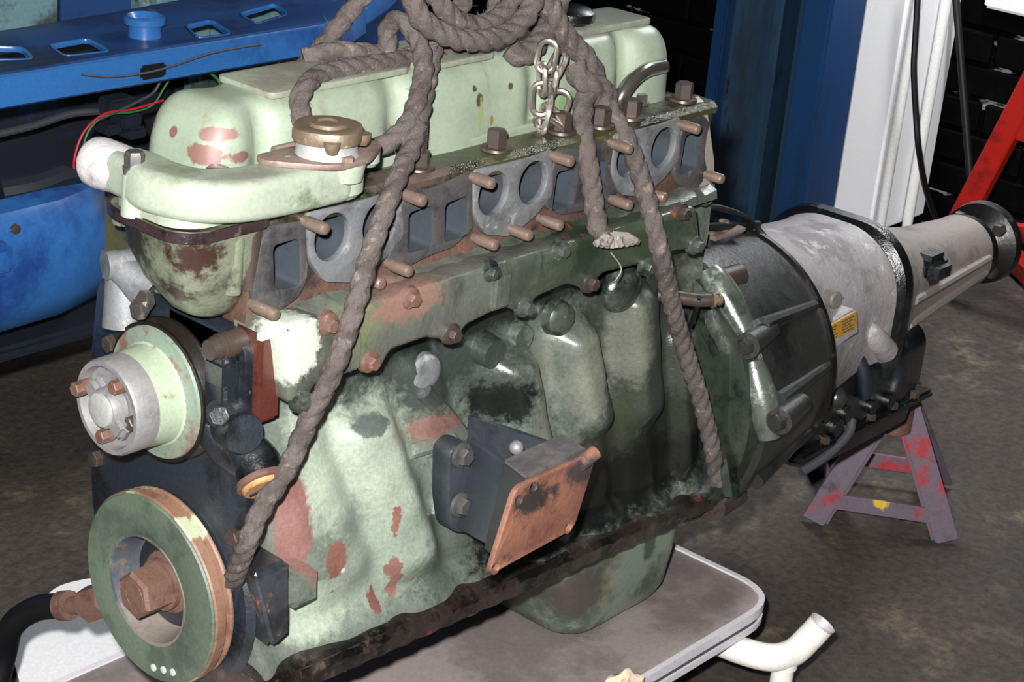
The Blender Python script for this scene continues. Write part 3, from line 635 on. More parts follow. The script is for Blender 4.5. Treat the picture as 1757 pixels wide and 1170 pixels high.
# ---- sump
bm = B(); t = bmesh.new()
def rr3(x0, x1, y0, y1, z, r): return [Vector(((x0 + x1) / 2 + a, (y0 + y1) / 2 + b, z)) for a, b in rrect(x1 - x0, y1 - y0, r, 6)]
loft(t, [rr3(-.05, .62, .004, .186, -.415, .03), rr3(-.04, .61, .010, .18, -.450, .03), rr3(-.02, .60, .03, .16, -.468, .04)]); join(bm, t); sump = part('oil_sump', bm, 'black_grease')
bm = B(); t = bmesh.new()
loft(t, [rr3(.392, .640, .002, .186, -.43, .035), rr3(.398, .640, .004, .184, -.46, .035), rr3(.430, .637, .008, .182, -.53, .038), rr3(.440, .632, .012, .178, -.575, .038), rr3(.448, .625, .020, .170, -.592, .036), rr3(.460, .612, .034, .156, -.599, .03)]); join(bm, t)
part('deep_sump', bm, 'sump_paint', sump)

# ---- lower front mounting boss
bm = B(); t = bmesh.new()
qs = [at(428, 985, y=-.034), at(500, 960, y=-.034), at(500, 1085, y=-.034), at(466, 1118, y=-.034)]
loft(t, [[Vector((q.x, -.036, q.z)) for q in qs], [Vector((max(q.x, -.056), .012, q.z)) for q in qs]]); bmesh.ops.bevel(t, geom=t.edges[:], offset=.006, segments=3, affect='EDGES'); join(bm, t)
part('mounting_boss', bm, 'boss_dark', blk)
bm = B(); q = at(520, 1010, y=-.03); box(bm, q.x - .016, q.x + .016, -.036, .0, q.z - .016, q.z + .018, .006); part('mounting_lug', bm, 'block_paint', blk)

# ---- timing cover and front plate
bm = B(); me = plate_mesh(roundpoly([(-.004, -.09), (.19, -.09), (.205, -.20), (.20, -.33), (.16, -.425), (.03, -.425), (-.012, -.30), (-.006, -.18)], .02), [], .012, .002, 'yz', -.064)
tc = objm('timing_cover', me, 'timing_dark', eng)
bm = B(); lathe(bm, (-.060, YK, ZK), (-1, 0, 0), ((-.005, .104), (.001, .098), (.003, .06), (.005, .04)), 48); part('cover_dome', bm, 'timing_dark', tc)
for y, z in ((.000, -.27), (.19, -.27), (.17, -.15), (.012, -.36)):
    bm = B(); hexa(bm, (-.064, y, z), (-1, 0, 0), .008, .007, rot=y * 9); part('cover_bolt', bm, 'bolt_dark', tc)

# ---- crank pulley
CPX = -.089
cp = obj('crank_pulley', (lambda b: (lathe(b, (CPX, YK, ZK), (1, 0, 0), ((.001, .050), (.0, .052), (.0, .0865), (.0015, .088), (.003, .088), (.003, .054), (.006, .050)), 64, True), b)[1])(B()), 'crank_face', eng)
bm = B(); lathe(bm, (CPX, YK, ZK), (1, 0, 0), ((.0022, .060), (.0022, .0885), (.004, .0895), (.013, .0895), (.0145, .087), (.017, .080), (.0195, .087), (.021, .0885), (.0225, .0885), (.0235, .085), (.0235, .06)), 64, True); part('pulley_rim', bm, 'crank_rim', cp, 25)
bm = B(); lathe(bm, (CPX, YK, ZK), (1, 0, 0), ((-.001, .0505), (-.002, .0525), (-.0012, .0495), (.002, .049), (.024, .045), (.026, .030), (.028, .014), (.032, .012), (.032, .050)), 48, True); part('pulley_recess', bm, 'crank_recess', cp)
bm = B(); lathe(bm, (CPX + .024, YK, ZK), (-1, 0, 0), ((0, .030), (.004, .029), (.006, .024), (.012, .024)), 32); hexa(bm, (CPX + .014, YK, ZK), (-1, 0, 0), .0225, .031, .003, .3); lathe(bm, (CPX - .0155, YK, ZK), (-1, 0, 0), ((0, .015), (.002, .0145), (.002, .009), (-.004, .008), (-.004, .002)), 24); part('crank_nut', bm, 'bolt_rust', cp)
for px, py in ((264, 1145), (281, 1149), (297, 1153)):
    q = at(px, py, x=CPX - .0005); bm = B(); lathe(bm, q, (-1, 0, 0), ((0, .0036), (.0012, .0034), (.0016, .001)), 12); part('timing_mark', bm, 'white_mark', cp)

# ---- water pump with fan pulley
ZP = -.160; YP = .083
wp = obj('water_pump', (lambda b: (lathe(b, (-.055, YP, ZP), (-1, 0, 0), ((0, .062), (.003, .062), (.008, .05), (.012, .03), (.03, .028)), 40), b)[1])(B()), 'pump_dark', eng)
bm = B(); lathe(bm, (-.066, YP, ZP), (-1, 0, 0), ((0, .03), (0, .0615), (.003, .0625), (.005, .0615), (.010, .054), (.0165, .061), (.019, .0615), (.0195, .03)), 60); fp = part('fan_pulley', bm, 'belt_groove', wp, 25)
bm = B(); lathe(bm, (-.0835, YP, ZP), (-1, 0, 0), ((0, .03), (0, .0578), (.0015, .0583), (.004, .0574), (.005, .047), (.0075, .043), (.0085, .03)), 60); part('pulley_flange', bm, 'pulley_flange', wp)
bm = B(); lathe(bm, (-.089, YP, ZP), (-1, 0, 0), ((0, .046), (.002, .0435), (.010, .0425), (.026, .0415), (.026, .03)), 48); part('pulley_drum', bm, 'pulley_drum', wp)
bm = B(); lathe(bm, (-.114, YP, ZP), (-1, 0, 0), ((0, .0410), (.0, .0418), (.020, .0415), (.0225, .0400), (.0225, .0360), (.014, .034), (.013, .018), (.013, .004)), 48); hub = part('fan_hub', bm, 'pulley_hub', wp)
bm = B(); t = bmesh.new(); bmesh.ops.create_cube(t, size=1)
bm2 = t
for v in t.verts: v.co = Vector((-.134 + v.co.x * .012, YP + v.co.y * .058, ZP + v.co.z * .020))
bmesh.ops.rotate(t, verts=t.verts[:], cent=(-.134, YP, ZP), matrix=Matrix.Rotation(radians(35), 3, 'X')); bmesh.ops.bevel(t, geom=t.edges[:], offset=.004, segments=2, affect='EDGES'); join(bm, t)
lathe(bm, (-.128, YP, ZP), (-1, 0, 0), ((0, .0185), (.010, .0175), (.013, .016)), 32); part('hub_spider', bm, 'pulley_hub', wp)
bm = B(); lathe(bm, (-.140, YP, ZP), (-1, 0, 0), ((0, .0145), (.0035, .0145), (.0045, .012), (.0045, .001)), 28); part('hub_cap', bm, 'neck_alloy', wp)
for i, (dy, dz, mt) in enumerate(((.027, .010, 'bolt_rust'), (-.010, .022, 'bolt_rust'), (.004, -.027, 'bolt_rust'), (-.026, -.006, 'bolt_dark'))):
    p = ((-.141, -.131, -.133, -.127)[i], YP + dy, ZP + dz); bm = B(); cyl(bm, (p[0] + .01, p[1], p[2]), (p[0] - .001, p[1], p[2]), .0065, n=16); hexa(bm, p, (-1, 0, 0), .0062, .008, rot=i); part('hub_bolt', bm, mt, wp)
# pump body outlets on the near side
lathe_d = Vector((-.22, -.75, -.62)).normalized()
A = at(372, 720, y=.02); Bq = at(452, 832, y=-.020); dr = (Bq - A).normalized()
bm = B(); tube(bm, spline([at(350, 690, y=.05), at(395, 760, y=.022), Bq - lathe_d * .022, Bq - lathe_d * .004], 8), lambda u: .0215 - .0015 * u, 20); part('inlet_stub', bm, 'pump_dark', wp)
bm = B(); lathe(bm, Bq - lathe_d * .006, lathe_d, ((0, .0215), (.005, .0225), (.006, .021), (.006, .019)), 28); part('stub_collar', bm, 'bolt_rust', wp)
bm = B(); lathe(bm, Bq, lathe_d, ((0, .019), (.003, .0185), (.004, .017), (.0035, .001)), 28); plug = part('wooden_plug', bm, 'wood_plug', wp)
d, s, t_ = frame(lathe_d); side = Vector((.86, -.30, .30)).normalized()
bm = B(); flatbar(bm, Bq + lathe_d * .0036 - side * .014, Bq + lathe_d * .0036 + side * .014, lathe_d, .0016, .003); part('plug_split', bm, 'black_rubber', plug)
q = at(436, 752, y=-.012); bm = B(); lathe(bm, q + Vector((0, .03, 0)), (-.3, -1, .2), ((0, .018), (.026, .018), (.030, .0165), (.031, .001)), 28); part('blanking_cap', bm, 'timing_dark', wp)
q = at(380, 712, y=.01); bm = B(); cyl(bm, q + Vector((.02, .01, 0)), q, .016, .014, 20); hexa(bm, q, (-.8, -.5, .3), .009, .008); part('pump_bolt', bm, 'pump_dark', wp)
q = at(378, 640, y=.015); bm = B(); box(bm, q.x - .006, q.x + .03, q.y - .012, q.y + .015, q.z - .012, q.z + .012, .003); part('pump_boss', bm, 'pump_dark', wp)
q = at(368, 598, y=.012); bm = B(); cyl(bm, q, q + Vector((.05, 0, 0)), .010, .013, 18); cyl(bm, q - Vector((.006, 0, 0)), q, .0085, .0095, 18)
for k in range(3): lathe(bm, q + Vector((.004 + k * .004, 0, 0)), (1, 0, 0), ((0, .009), (.001, .0112), (.003, .0112), (.004, .009)), 18)
part('pump_stud', bm, 'bolt_dark', wp)
bm = B(); box(bm, -.064, -.04, .0, .10, -.20, -.085, .008, 3); part('pump_body', bm, 'pump_dark', wp)
for px, w_, y0 in ((400, .016, .004), (425, .010, -.002)):
    q = at(px, 640, y=y0); bm = B(); box(bm, q.x - w_ / 2, q.x + w_ / 2, y0, y0 + .03, -.175, -.095, .005, 3); part('pump_rib', bm, 'pump_dark', wp)
# alternator-side bracket visible left of the housing
bm = B(); q = at(180, 455, y=.15); cyl(bm, q, q + Vector((.03, -.01, 0)), .013, .012, 20); cyl(bm, q + Vector((.01, 0, 0)), at(260, 500, y=.12), .012, .02, 16); cyl(bm, at(215, 440, y=.15), at(215, 560, y=.14), .016, .020, 16); part('pump_bracket', bm, 'gasket_grey', wp)
for px, py in ((255, 515), (245, 530)):
    q = at(px, py, y=.10); bm = B(); hexa(bm, q, (-1, 0, .2), .009, .008); part('pump_bolt', bm, 'chrome', wp)

# ---- cylinder head
HX0, HX1, HZ0, HZ1 = -.056, .574, -.086, .010
# port shapes in the (x, z) plane of the port face
rects = {1: [(467, 421), (513, 408), (514, 491), (470, 496)], 2: [(700, 365), (740, 352), (740, 424), (700, 434)], 3: [(763, 349), (802, 335.5), (799, 405), (761.5, 416)]}
def pr(pts): return px2(pts, 0)
E1 = roundpoly(pr(rects[1]), .006); E2 = roundpoly(pr(rects[2]), .006); E3 = roundpoly(pr(rects[3]), .006)
i3 = at(845, 333, y=0); i4 = at(913, 317, y=0)
def sh(poly, dx): return [(a + dx, b) for a, b in poly]
def mirror(poly, xm): return [(2 * xm - a, b) for a, b in poly][::-1]
XM = (i3.x + i4.x) / 2                              # middle of the head
exh = [E1, E2, E3, mirror(E3, XM), mirror(E2, XM), mirror(E1, XM)]
RI = .0205
inl = []
for k in (-.2, 0, .2): inl += [circ(i3.x + k, -.0205, RI, rz=.0215), circ(i4.x + k, -.0205, RI, rz=.0215)]
bm = B(); box(bm, HX0, HX1, .034, .195, HZ0, HZ1, .004); head = part('cylinder_head', bm, 'deck_oily')
me = plate_mesh(roundpoly([(HX0, HZ0), (HX1, HZ0), (HX1, HZ1), (HX0, HZ1)], .006), [[(a, b) for a, b in p] for p in exh + inl], .030, .001, 'xz', .0055)
objm('port_face', me, 'head_iron', head)
me = plate_mesh([(HX0 + .01, -.075), (HX1 - .01, -.075), (HX1 - .01, .004), (HX0 + .01, .004)], [], .002, 0, 'xz', .0325); objm('port_bores', me, 'port_soot', head)
# liner walls inside each port
for p in exh + inl:
    c = sum((Vector(q) for q in p), Vector((0, 0))) / len(p)
    bm = B(); t = bmesh.new(); loft(t, [[Vector((c.x + (a - c.x) * k, y, c.y + (b - c.y) * k)) for a, b in p] for k, y in ((.995, -.0005), (.985, .032))], cap=False)
    bmesh.ops.reverse_faces(t, faces=t.faces[:]); join(bm, t); part('port_liner', bm, 'port_soot', head)
# raised machined pads round the ports
in_pad = [(811.5, 290), (862, 281), (905, 270), (946, 255), (947.5, 333), (918, 369), (897.5, 387), (872, 405), (831, 402.5), (811.5, 367)]
ip = pr(in_pad)
for k in (-.2, 0, .2):
    me = plate_mesh(roundpoly(sh(ip, k), .006), [circ(i3.x + k, -.0205, RI - .0004, rz=.0211), circ(i4.x + k, -.0205, RI - .0004, rz=.0211)], .0075, .0008, 'xz', -.0015); objm('inlet_pad', me, 'gasket_grey', head)
e1_pad = pr([(433, 507), (449, 410), (470, 386), (523, 378), (528, 452), (527, 480), (512, 510), (485, 530), (468, 548), (438, 541)])
e23_pad = pr([(689.5, 342), (715, 325), (745, 322), (775, 308), (810, 290), (810.5, 370), (812, 392), (777, 424), (740, 437), (713, 450), (690, 466), (668, 463), (664, 446), (689, 392)])
me = plate_mesh(roundpoly(e1_pad, .006), [[(a, b) for a, b in E1]], .006, .0008, 'xz', -.0005); objm('exhaust_pad', me, 'gasket_dark', head)
me = plate_mesh(roundpoly(e23_pad, .006), [E2, E3], .006, .0008, 'xz', -.0005); objm('exhaust_pad', me, 'gasket_dark', head)
me = plate_mesh(roundpoly(mirror(e23_pad, XM), .006), [exh[3], exh[4]], .006, .0008, 'xz', -.0005); objm('exhaust_pad', me, 'gasket_dark', head)
me = plate_mesh(roundpoly(mirror(e1_pad, XM), .006), [exh[5]], .006, .0008, 'xz', -.0005); objm('exhaust_pad', me, 'gasket_dark', head)
# manifold studs: one mesh, shared
bm = B(); lathe(bm, (0, .004, 0), (0, -1, 0), ((0, .0044), (.006, .0044), (.0065, .0054), (.0255, .0054), (.0275, .0046), (.0285, .0028), (.0285, .0005)), 18)
std = None
for px, py, L in ((525, 380, 1), (693, 333, 1), (812, 304, 1), (948, 267, 1), (1050, 246, 1), (1167, 213, 1), (438, 524, 1.1), (670, 453, 1), (818, 409, 1), (877, 393, 1), (930, 376, 1), (1050, 342, 1), (1118, 332, .55), (1212, 299, .8), (633, 478, .45)):
    q = at(px, py, y=-.002)
    if std is None: bm.transform(Matrix.Translation(q - Vector((0, 0, 0)))); std = part('manifold_stud', bm, 'stud_steel', head); off = WORLD[std] - UP - q
    else:
        o = inst(std, 'manifold_stud', q + off, head); o.scale = (1, L, 1)
# rounded casting ledge along the top edge, and the strip below the ports
bm = B(); t = bmesh.new(); rings = []
for i in range(61):
    x = HX0 + .03 + (HX1 - HX0 - .03) * i / 60; k = .006 * (.5 + .5 * cos((x - .05) / .2 * 2 * pi))
    rings.append([Vector((x, .03, HZ1 + .004)), Vector((x, .006, HZ1 + .003)), Vector((x, .000, HZ1 - .002)), Vector((x, .001, HZ1 - .008 - k)), Vector((x, .03, HZ1 - .008))])
loft(t, rings); join(bm, t); part('deck_edge', bm, 'deck_oily', head)
bm = B(); t = bmesh.new(); rings = []
for i in range(61):
    x = HX0 + (HX1 - HX0) * i / 60; k = .0012 * sin(i * 1.7)
    rings.append([Vector((x, .02, -.070)), Vector((x, .002, -.074 + k)), Vector((x, -.012, -.080 + k)), Vector((x, -.014, -.088)), Vector((x, .02, -.094))])
loft(t, rings); join(bm, t); part('gasket_ledge', bm, 'sidecover_paint', head)
# head bolts
def headbolt(px, py, r=.0095, h=.017):
    q = at(px, py, z=HZ1 + .004); bm = B(); lathe(bm, q, (0, 0, 1), ((0, r * 1.55), (.0025, r * 1.5), (.003, r)), 24); hexa(bm, q + Vector((0, 0, .002)), (0, 0, 1), r, h, .0015, px); return part('head_bolt', bm, 'bolt_dark', head)
for px, py in ((851, 256), (963, 226), (1030, 216), (1081, 202), (1172, 172)): headbolt(px, py)
q = at(718, 288, z=HZ1 + .004); bm = B(); lathe(bm, q, (0, 0, 1), ((0, .0145), (.002, .014), (.003, .0095)), 24); hexa(bm, q + Vector((0, 0, .002)), (0, 0, 1), .0098, .014); part('head_nut', bm, 'bolt_dark', head)
bm = B(); prof = [(0, .006)]
for k in range(14): prof += [(.010 + k * .0022, .0056), (.0111 + k * .0022, .0064)]
prof += [(.042, .0055), (.043, .001)]
lathe(bm, q, (0, 0, 1), prof, 16); part('head_stud', bm, 'bolt_dark', head)
for px, py in ((1100, 178), (1060, 208)):
    q = at(px, py, z=HZ1 + .004); bm = B(); hexa(bm, q, (0, 0, 1), .006, .010); lathe(bm, q, (0, 0, 1), ((0, .009), (.002, .0085), (.0022, .006)), 16); part('cover_nut', bm, 'chrome', head)
# lifting strap at the rear of the head
bm = B(); pts = [at(1190, 168, y=.02), at(1202, 182, y=.008), at(1208, 215, y=.002), at(1214, 258, y=0), at(1217, 290, y=0), at(1208, 315, y=0), at(1200, 330, y=.002)]
sweep(bm, spline(pts, 6), lambda u, d: [(-.006, -.0012), (.006, -.0012), (.006, .0012), (-.006, .0012)]); part('lifting_strap', bm, 'pale_strap', head)
bm = B(); q = at(1211, 335, y=.002); lathe(bm, q + Vector((0, .02, 0)), (0.2, -1, 0), ((0, .013), (.02, .013), (.024, .010), (.02, .007), (.02, .001)), 22); part('lifting_eye', bm, 'bolt_green', head)

# ---- front water housing under the elbow
bm = B(); t = bmesh.new(); rings = []
for k, (z, x0, x1, y0, y1) in enumerate(((.012, -.128, -.030, -.004, .108), (.004, -.126, -.030, -.003, .106), (-.004, -.120, -.030, .000, .100), (-.022, -.118, -.030, .001, .098), (-.042, -.112, -.030, .006, .088), (-.058, -.104, -.030, .013, .077), (-.070, -.094, -.030, .020, .066), (-.076, -.084, -.030, .026, .058))):
    rings.append([Vector(((x0 + x1) / 2 + a, (y0 + y1) / 2 + b, z)) for a, b in rrect(x1 - x0, y1 - y0, .028 if k < 6 else .016, 7)])
loft(t, rings); join(bm, t); wh = part('water_housing', bm, 'housing_paint', ang=45)
bm = B(); t = bmesh.new()
def wring(z, e): return [Vector((-.080 + a, .051 + b, z)) for a, b in rrect(.098 + e, .110 + e, .030, 7)]
loft(t, [wring(.0135, .001), wring(.0135, .005), wring(.0045, .005), wring(.0035, .001)], close=True); join(bm, t); part('housing_gasket', bm, 'gasket_oily', wh)
for px, py, mt in ((412, 430, 'housing_paint'), (440, 440, 'bolt_dark')):
    q = at(px, py, y=.000); bm = B(); cyl(bm, (q.x, .008, .006), (q.x, .008, -.05), .010, .007, 16); part('housing_rib', bm, mt, wh)
bm = B(); q = at(203, 360, y=.105); cyl(bm, (q.x + .006, q.y, .004), (q.x + .006, q.y, -.012), .012, .010, 18); part('housing_lug', bm, 'housing_paint', wh)

# ---- water outlet elbow (flat rounded casting) with filler neck
eb = None
pth = spline([(.030, -.002, .034), (.0, -.002, .034), (-.040, -.001, .034), (-.076, .003, .035), (-.102, .018, .036), (-.113, .044, .037), (-.112, .072, .038), (-.112, .090, .038)], 8)
bm = B()
def elbow_ring(u, d):
    e = .5 + .5 * min(1, min(u / .02, 1)); w_ = (.046 if u < .72 else .046 - .008 * (u - .72) / .28) ; h_ = .035
    if u < .03: w_ *= .86 + 4.6 * u; h_ *= .86 + 4.6 * u
    return [(a, b) for a, b in rrect(w_, h_, .0095, 5)]
sweep(bm, pth, elbow_ring); eb = part('water_outlet', bm, 'elbow_paint', ang=60)
# wide base pad of the elbow and rounded rear end
bm = B(); t = bmesh.new()
loft(t, [[Vector((-.082 + a, .050 + b, z)) for a, b in rrect(.086 + e, .092 + e, min(.03, .04 + e / 2), 7)] for z, e in ((.014, .006), (.022, .006), (.026, .0), (.029, -.012), (.030, -.03))]); join(bm, t); part('outlet_base', bm, 'elbow_paint', eb)
bm = B(); lathe(bm, (.030, -.002, .0165), (0, 0, 1), ((0, .012), (.001, .018), (.006, .0225), (.030, .0225), (.035, .019), (.036, .01)), 32); part('outlet_end', bm, 'elbow_paint', eb)
a = Vector((-.112, .086, .038)); b = at(186, 280, y=.122)
bm = B(); dd = (Vector((-.118, .128, .038)) - a); lathe(bm, a, dd, ((0, .019), (.010, .020), (.028, .021), (.036, .0205), (.040, .018), (.040, .015), (.030, .014), (.03, .001)), 32); part('hose_spigot', bm, 'spigot_alloy', eb)
# bolts of the elbow
bm = B(); q = at(230, 350, y=.062); cyl(bm, (q.x, q.y, .012), (q.x, q.y, .046), .0105, .0095, 20); part('bolt_boss', bm, 'elbow_paint', eb)
bm = B(); lathe(bm, (q.x, q.y, .046), (0, 0, 1), ((0, .009), (.006, .009), (.0065, .007)), 20); hexa(bm, (q.x, q.y, .052), (0, 0, 1), .0080, .012, .003); part('elbow_bolt', bm, 'bolt_grey', eb)
q = at(373, 292, z=.042); bm = B(); hexa(bm, q - Vector((0, 0, .012)), (0, 0, 1), .0095, .015); lathe(bm, q - Vector((0, 0, .014)), (0, 0, 1), ((0, .013), (.002, .0125), (.003, .009)), 20); part('elbow_bolt', bm, 'chrome', eb)
# filler neck
FX, FY = .014, -.006
bm = B(); me = plate_mesh(roundpoly([(FX - .052, FY + .028), (FX - .02, FY + .030), (FX + .030, FY + .026), (FX + .058, FY + .010), (FX + .056, FY - .008), (FX + .02, FY - .030), (FX - .015, FY - .030), (FX - .034, FY - .012), (FX - .056, FY + .014)], .012), [], .005, .001, 'xy', .0515); fn = objm('filler_flange', me, 'rusty_flange', eb)
bm = B(); q = at(575, 305, y=-.028); lathe(bm, (FX + .010, -.020, .033), (0, 0, 1), ((0, .006), (.003, .0125), (.018, .0155), (.019, .01)), 24); part('flange_boss', bm, 'elbow_paint', eb)
bm = B(); lathe(bm, (FX + .044, FY - .004, .039), (0, 0, 1), ((0, .006), (.004, .0095), (.014, .0095)), 20); part('flange_boss', bm, 'elbow_paint', eb)
bm = B(); lathe(bm, (FX, FY, .0555), (0, 0, 1), ((0, .0265), (.002, .0255), (.010, .0245), (.014, .0255), (.015, .022)), 40); part('filler_neck', bm, 'neck_alloy', fn)
bm = B(); hexa(bm, (FX + .043, FY + .004, .0565), (0, 0, 1), .008, .005); part('flange_screw', bm, 'rusty_flange', fn)
bm = B(); hexa(bm, (FX - .002, FY - .026, .0565), (0, 0, 1), .006, .004); part('flange_screw', bm, 'rusty_flange', fn)
bm = B(); a = at(470, 262, y=.03); tube(bm, [a, a + Vector((.02, -.004, .002)), a + Vector((.045, -.01, .002))], .0055, 10); part('overflow_pipe', bm, 'rusty_flange', fn)
# pressure cap with finger lobes
bm = B(); n = 64; rings = []
for z, r in ((.069, .027), (.069, .0288), (.070, .0292), (.0765, .0292), (.0795, .0280), (.0808, .024), (.0800, .019), (.0800, .016), (.0826, .0145), (.0830, .009), (.0815, .007), (.0815, .001)):
    ring = []
    for i in range(n):
        a = 2 * pi * i / n; lob = 1.0
        if r > .026: lob = 1 + .035 * cos(4 * (a + .15))
        ring.append(Vector((FX + r * lob * cos(a), FY + r * lob * sin(a), z)))
    rings.append(ring)
loft(bm, rings); part('pressure_cap', bm, 'cap_brass', fn)
for k in range(2):
    a = -2.2 + k * 1.5; c = Vector((FX + .0285 * cos(a), FY + .0285 * sin(a), .07)); bm = B()
    lathe(bm, (c.x, c.y, .064), (0, 0, 1), ((0, .003), (.001, .0045), (.006, .0065), (.010, .007)), 14); part('cap_tab', bm, 'cap_brass', fn)

# ---- rocker cover
RX0, RX1 = -.060, .560
notch = [at(462, 235, y=.045).x, at(690, 210, y=.045).x, at(925, 185, y=.045).x, at(1078, 165, y=.045).x]
def rc_ring(x):
    e = min(1, max(0, min((x - RX0) / .034, (RX1 - x) / .034))); e = sqrt(max(0, 1 - (1 - e) ** 2))
    hw = .051; 
    for xn in notch: hw -= (.017 if xn > .44 else .012) * exp(-((x - xn) / .014) ** 2)
    bulge = .002 * cos((x - .07) / .15 * 2 * pi)
    hw = (hw + bulge) * (.50 + .50 * e); h = .008 + .068 * (.30 + .70 * e)
    out = []
    prof = []
    for k in range(13):
        a = pi / 2 * k / 12; prof.append((cos(a) ** .42, sin(a) ** .62))
    pts = [(1.0, 0)] + [(c, .18 + .82 * s) for c, s in prof]
    right = [(YC - hw * (p[0] * (1 - .06 * p[1])), HZ1 + h * p[1]) for p in pts]
    left = [(2 * YC - y, z) for y, z in right][::-1]
    return [Vector((x, y, z)) for y, z in right + left[1:]]
bm = B(); xs = []
n = 110
for i in range(n + 1):
    t_ = i / n; xs.append(RX0 + (RX1 - RX0) * t_)
xs = sorted(set(xs + [RX0 + .0015, RX0 + .004, RX1 - .0015, RX1 - .004]))
loft(bm, [rc_ring(x) for x in xs]); rc = part('rocker_cover', bm, 'cover_paint', ang=60)
bm = B(); t = bmesh.new()
loft(t, [[Vector(((RX0 + RX1) / 2 + a, YC + b, z)) for a, b in rrect(RX1 - RX0 - .01 + e, .100 + e, .03, 8)] for z, e in ((HZ1, .004), (HZ1 + .006, .004), (HZ1 + .008, .0))]); join(bm, t); part('cover_flange', bm, 'cover_paint', rc)
ZT = HZ1 + .076
for (xa, xb, ya, yb, zz) in ((.012, .176, .060, .130, ZT - .002), (.186, .285, .056, .135, ZT - .002), (.405, .535, .066, .125, ZT - .001)):
    me = plate_mesh(roundpoly([(xa, ya), (xb, ya), (xb, yb), (xa, yb)], .008), [], .006, .0015, 'xy', zz); objm('raised_panel', me, 'panel_dusty', rc)
bm = B(); q = at(975, 30, z=ZT + .01); lathe(bm, (q.x, q.y, ZT - .005), (0, 0, 1), ((0, .020), (.012, .020), (.014, .026), (.022, .026), (.026, .02), (.027, .004)), 24); part('oil_filler_cap', bm, 'black_grease', rc)
# breather pipe
bm = B(); tube(bm, spline([at(1056, 192, y=.034), at(1066, 165, y=.030), at(1085, 138, y=.030), at(1110, 120, y=.034), at(1138, 114, y=.042)], 8), .0075, 14); part('breather_pipe', bm, 'chrome', rc)

# ---- pushrod side cover
cov_top = [(486, 560), (545, 545), (585, 556), (640, 522), (700, 503), (770, 480), (840, 458), (905, 438), (965, 420), (1040, 398), (1130, 372), (1196, 354)]
cov_bot = [(1204, 425), (1178, 430), (1160, 432), (1100, 455), (1035, 470), (1012, 500), (992, 492), (975, 488), (920, 512), (908, 540), (880, 532), (870, 525), (800, 560), (786, 590), (762, 584), (735, 580), (672, 602), (655, 634), (622, 632), (610, 622), (560, 650), (540, 662), (525, 700), (500, 695)]
YS = -.030
po = px2(cov_top + cov_bot, YS)
me = plate_mesh(roundpoly(po, .006), [], .034, .005, 'xz', YS); sc = objm('side_cover', me, 'sidecover_paint', eng, 50)
me = plate_mesh(roundpoly([(a, b - .002) for a, b in po], .006), [], .004, 0, 'xz', .002); objm('cover_gasket', me, 'black_rubber', sc)
for px, py, mt in ((566, 557, 'bolt_rust'), (707, 513, 'bolt_rust'), (845, 467, 'bolt_green'), (964, 430, 'bolt_green'), (637, 622, 'bolt_rust'), (778, 574, 'bolt_dark'), (903, 528, 'bolt_green'), (1015, 487, 'bolt_dark'), (1172, 366, 'bolt_dark'), (1195, 422, 'bolt_green'), (520, 690, 'bolt_green'), (1113, 458, 'bolt_green')):
    q = at(px, py, y=YS - .002); d = Vector((-.05, -1, -.02)); bm = B(); lathe(bm, q - d * .006, d, ((0, .011), (.005, .0100), (.0062, .008)), 20); hexa(bm, q - d * .001, d, .0066, .0075, .0015, px); part('cover_bolt', bm, mt, sc)
for px, py in ((860, 480), (600, 585)):
    q = at(px, py, y=YS); bm = B(); box(bm, q.x - .012, q.x + .012, YS - .004, YS + .004, q.z - .028, q.z + .008, .003); part('cover_swage', bm, 'sidecover_paint', sc)

# ---- engine mount bracket
bm = B(); t = bmesh.new(); lidp = [Vector((.174, -.089, -.2405)), Vector((.256, -.087, -.2405)), Vector((.250, -.121, -.2405)), Vector((.165, -.123, -.2405))]
loft(t, [lidp, [Vector((p.x - .020, p.y, -.322)) for p in lidp]]); bmesh.ops.bevel(t, geom=t.edges[:], offset=.0015, segments=1, affect='EDGES'); join(bm, t); mb = part('engine_mount', bm, 'mount_box')
bm = B(); t = bmesh.new(); loft(t, [[p + Vector((0, 0, .003)) for p in lidp], [p - Vector((0, 0, .0005)) for p in lidp]]); join(bm, t); part('mount_lid', bm, 'mount_light', mb)
pad = px2([(885, 838), (1026, 772), (984, 908), (838, 988)], -.130)
hl = [circ(*px2([c], -.130)[0], .005, 14) for c in ((890, 858), (915, 836), (975, 905), (850, 975))]
me = plate_mesh(roundpoly(pad, .010, 5), hl, .006, .001, 'xz', -.1305); objm('mount_pad', me, 'mount_rust', mb)
bm = B(); q = px2([(1018, 782)], -.13)[0]; tube(bm, [Vector((q[0] - .018, -.129, q[1] - .004)), Vector((q[0] + .002, -.130, q[1] + .003))], .007, 12); part('pad_lip', bm, 'mount_rust', mb)
# bolted arm (near) and far arm
near = [(.150, .0)]
bm = B(); t = bmesh.new(); a = [Vector((.196, -.026, -.246)), Vector((.176, -.090, -.243)), Vector((.158, -.090, -.320)), Vector((.182, -.026, -.336))]
loft(t, [a, [p + Vector((.007, .002, 0)) for p in a]]); bmesh.ops.bevel(t, geom=t.edges[:], offset=.002, segments=1, affect='EDGES'); join(bm, t); part('mount_arm', bm, 'mount_black', mb)
bm = B(); t = bmesh.new(); fo = px2([(770, 775), (790, 755), (815, 765), (822, 800), (812, 880), (810, 915), (775, 912), (768, 860)], -.032)
me = plate_mesh(roundpoly(fo, .01), [], .024, .003, 'xz', -.034); objm('mount_flange', me, 'mount_black', mb)
for px, py in ((791, 780), (788, 865)):
    q = at(px, py, y=-.036); bm = B(); lathe(bm, q, (0, -1, 0), ((0, .0125), (.003, .012), (.004, .009)), 24); hexa(bm, q, (0, -1, 0), .0090, .010, .002, px); part('mount_bolt', bm, 'bolt_grey', mb)
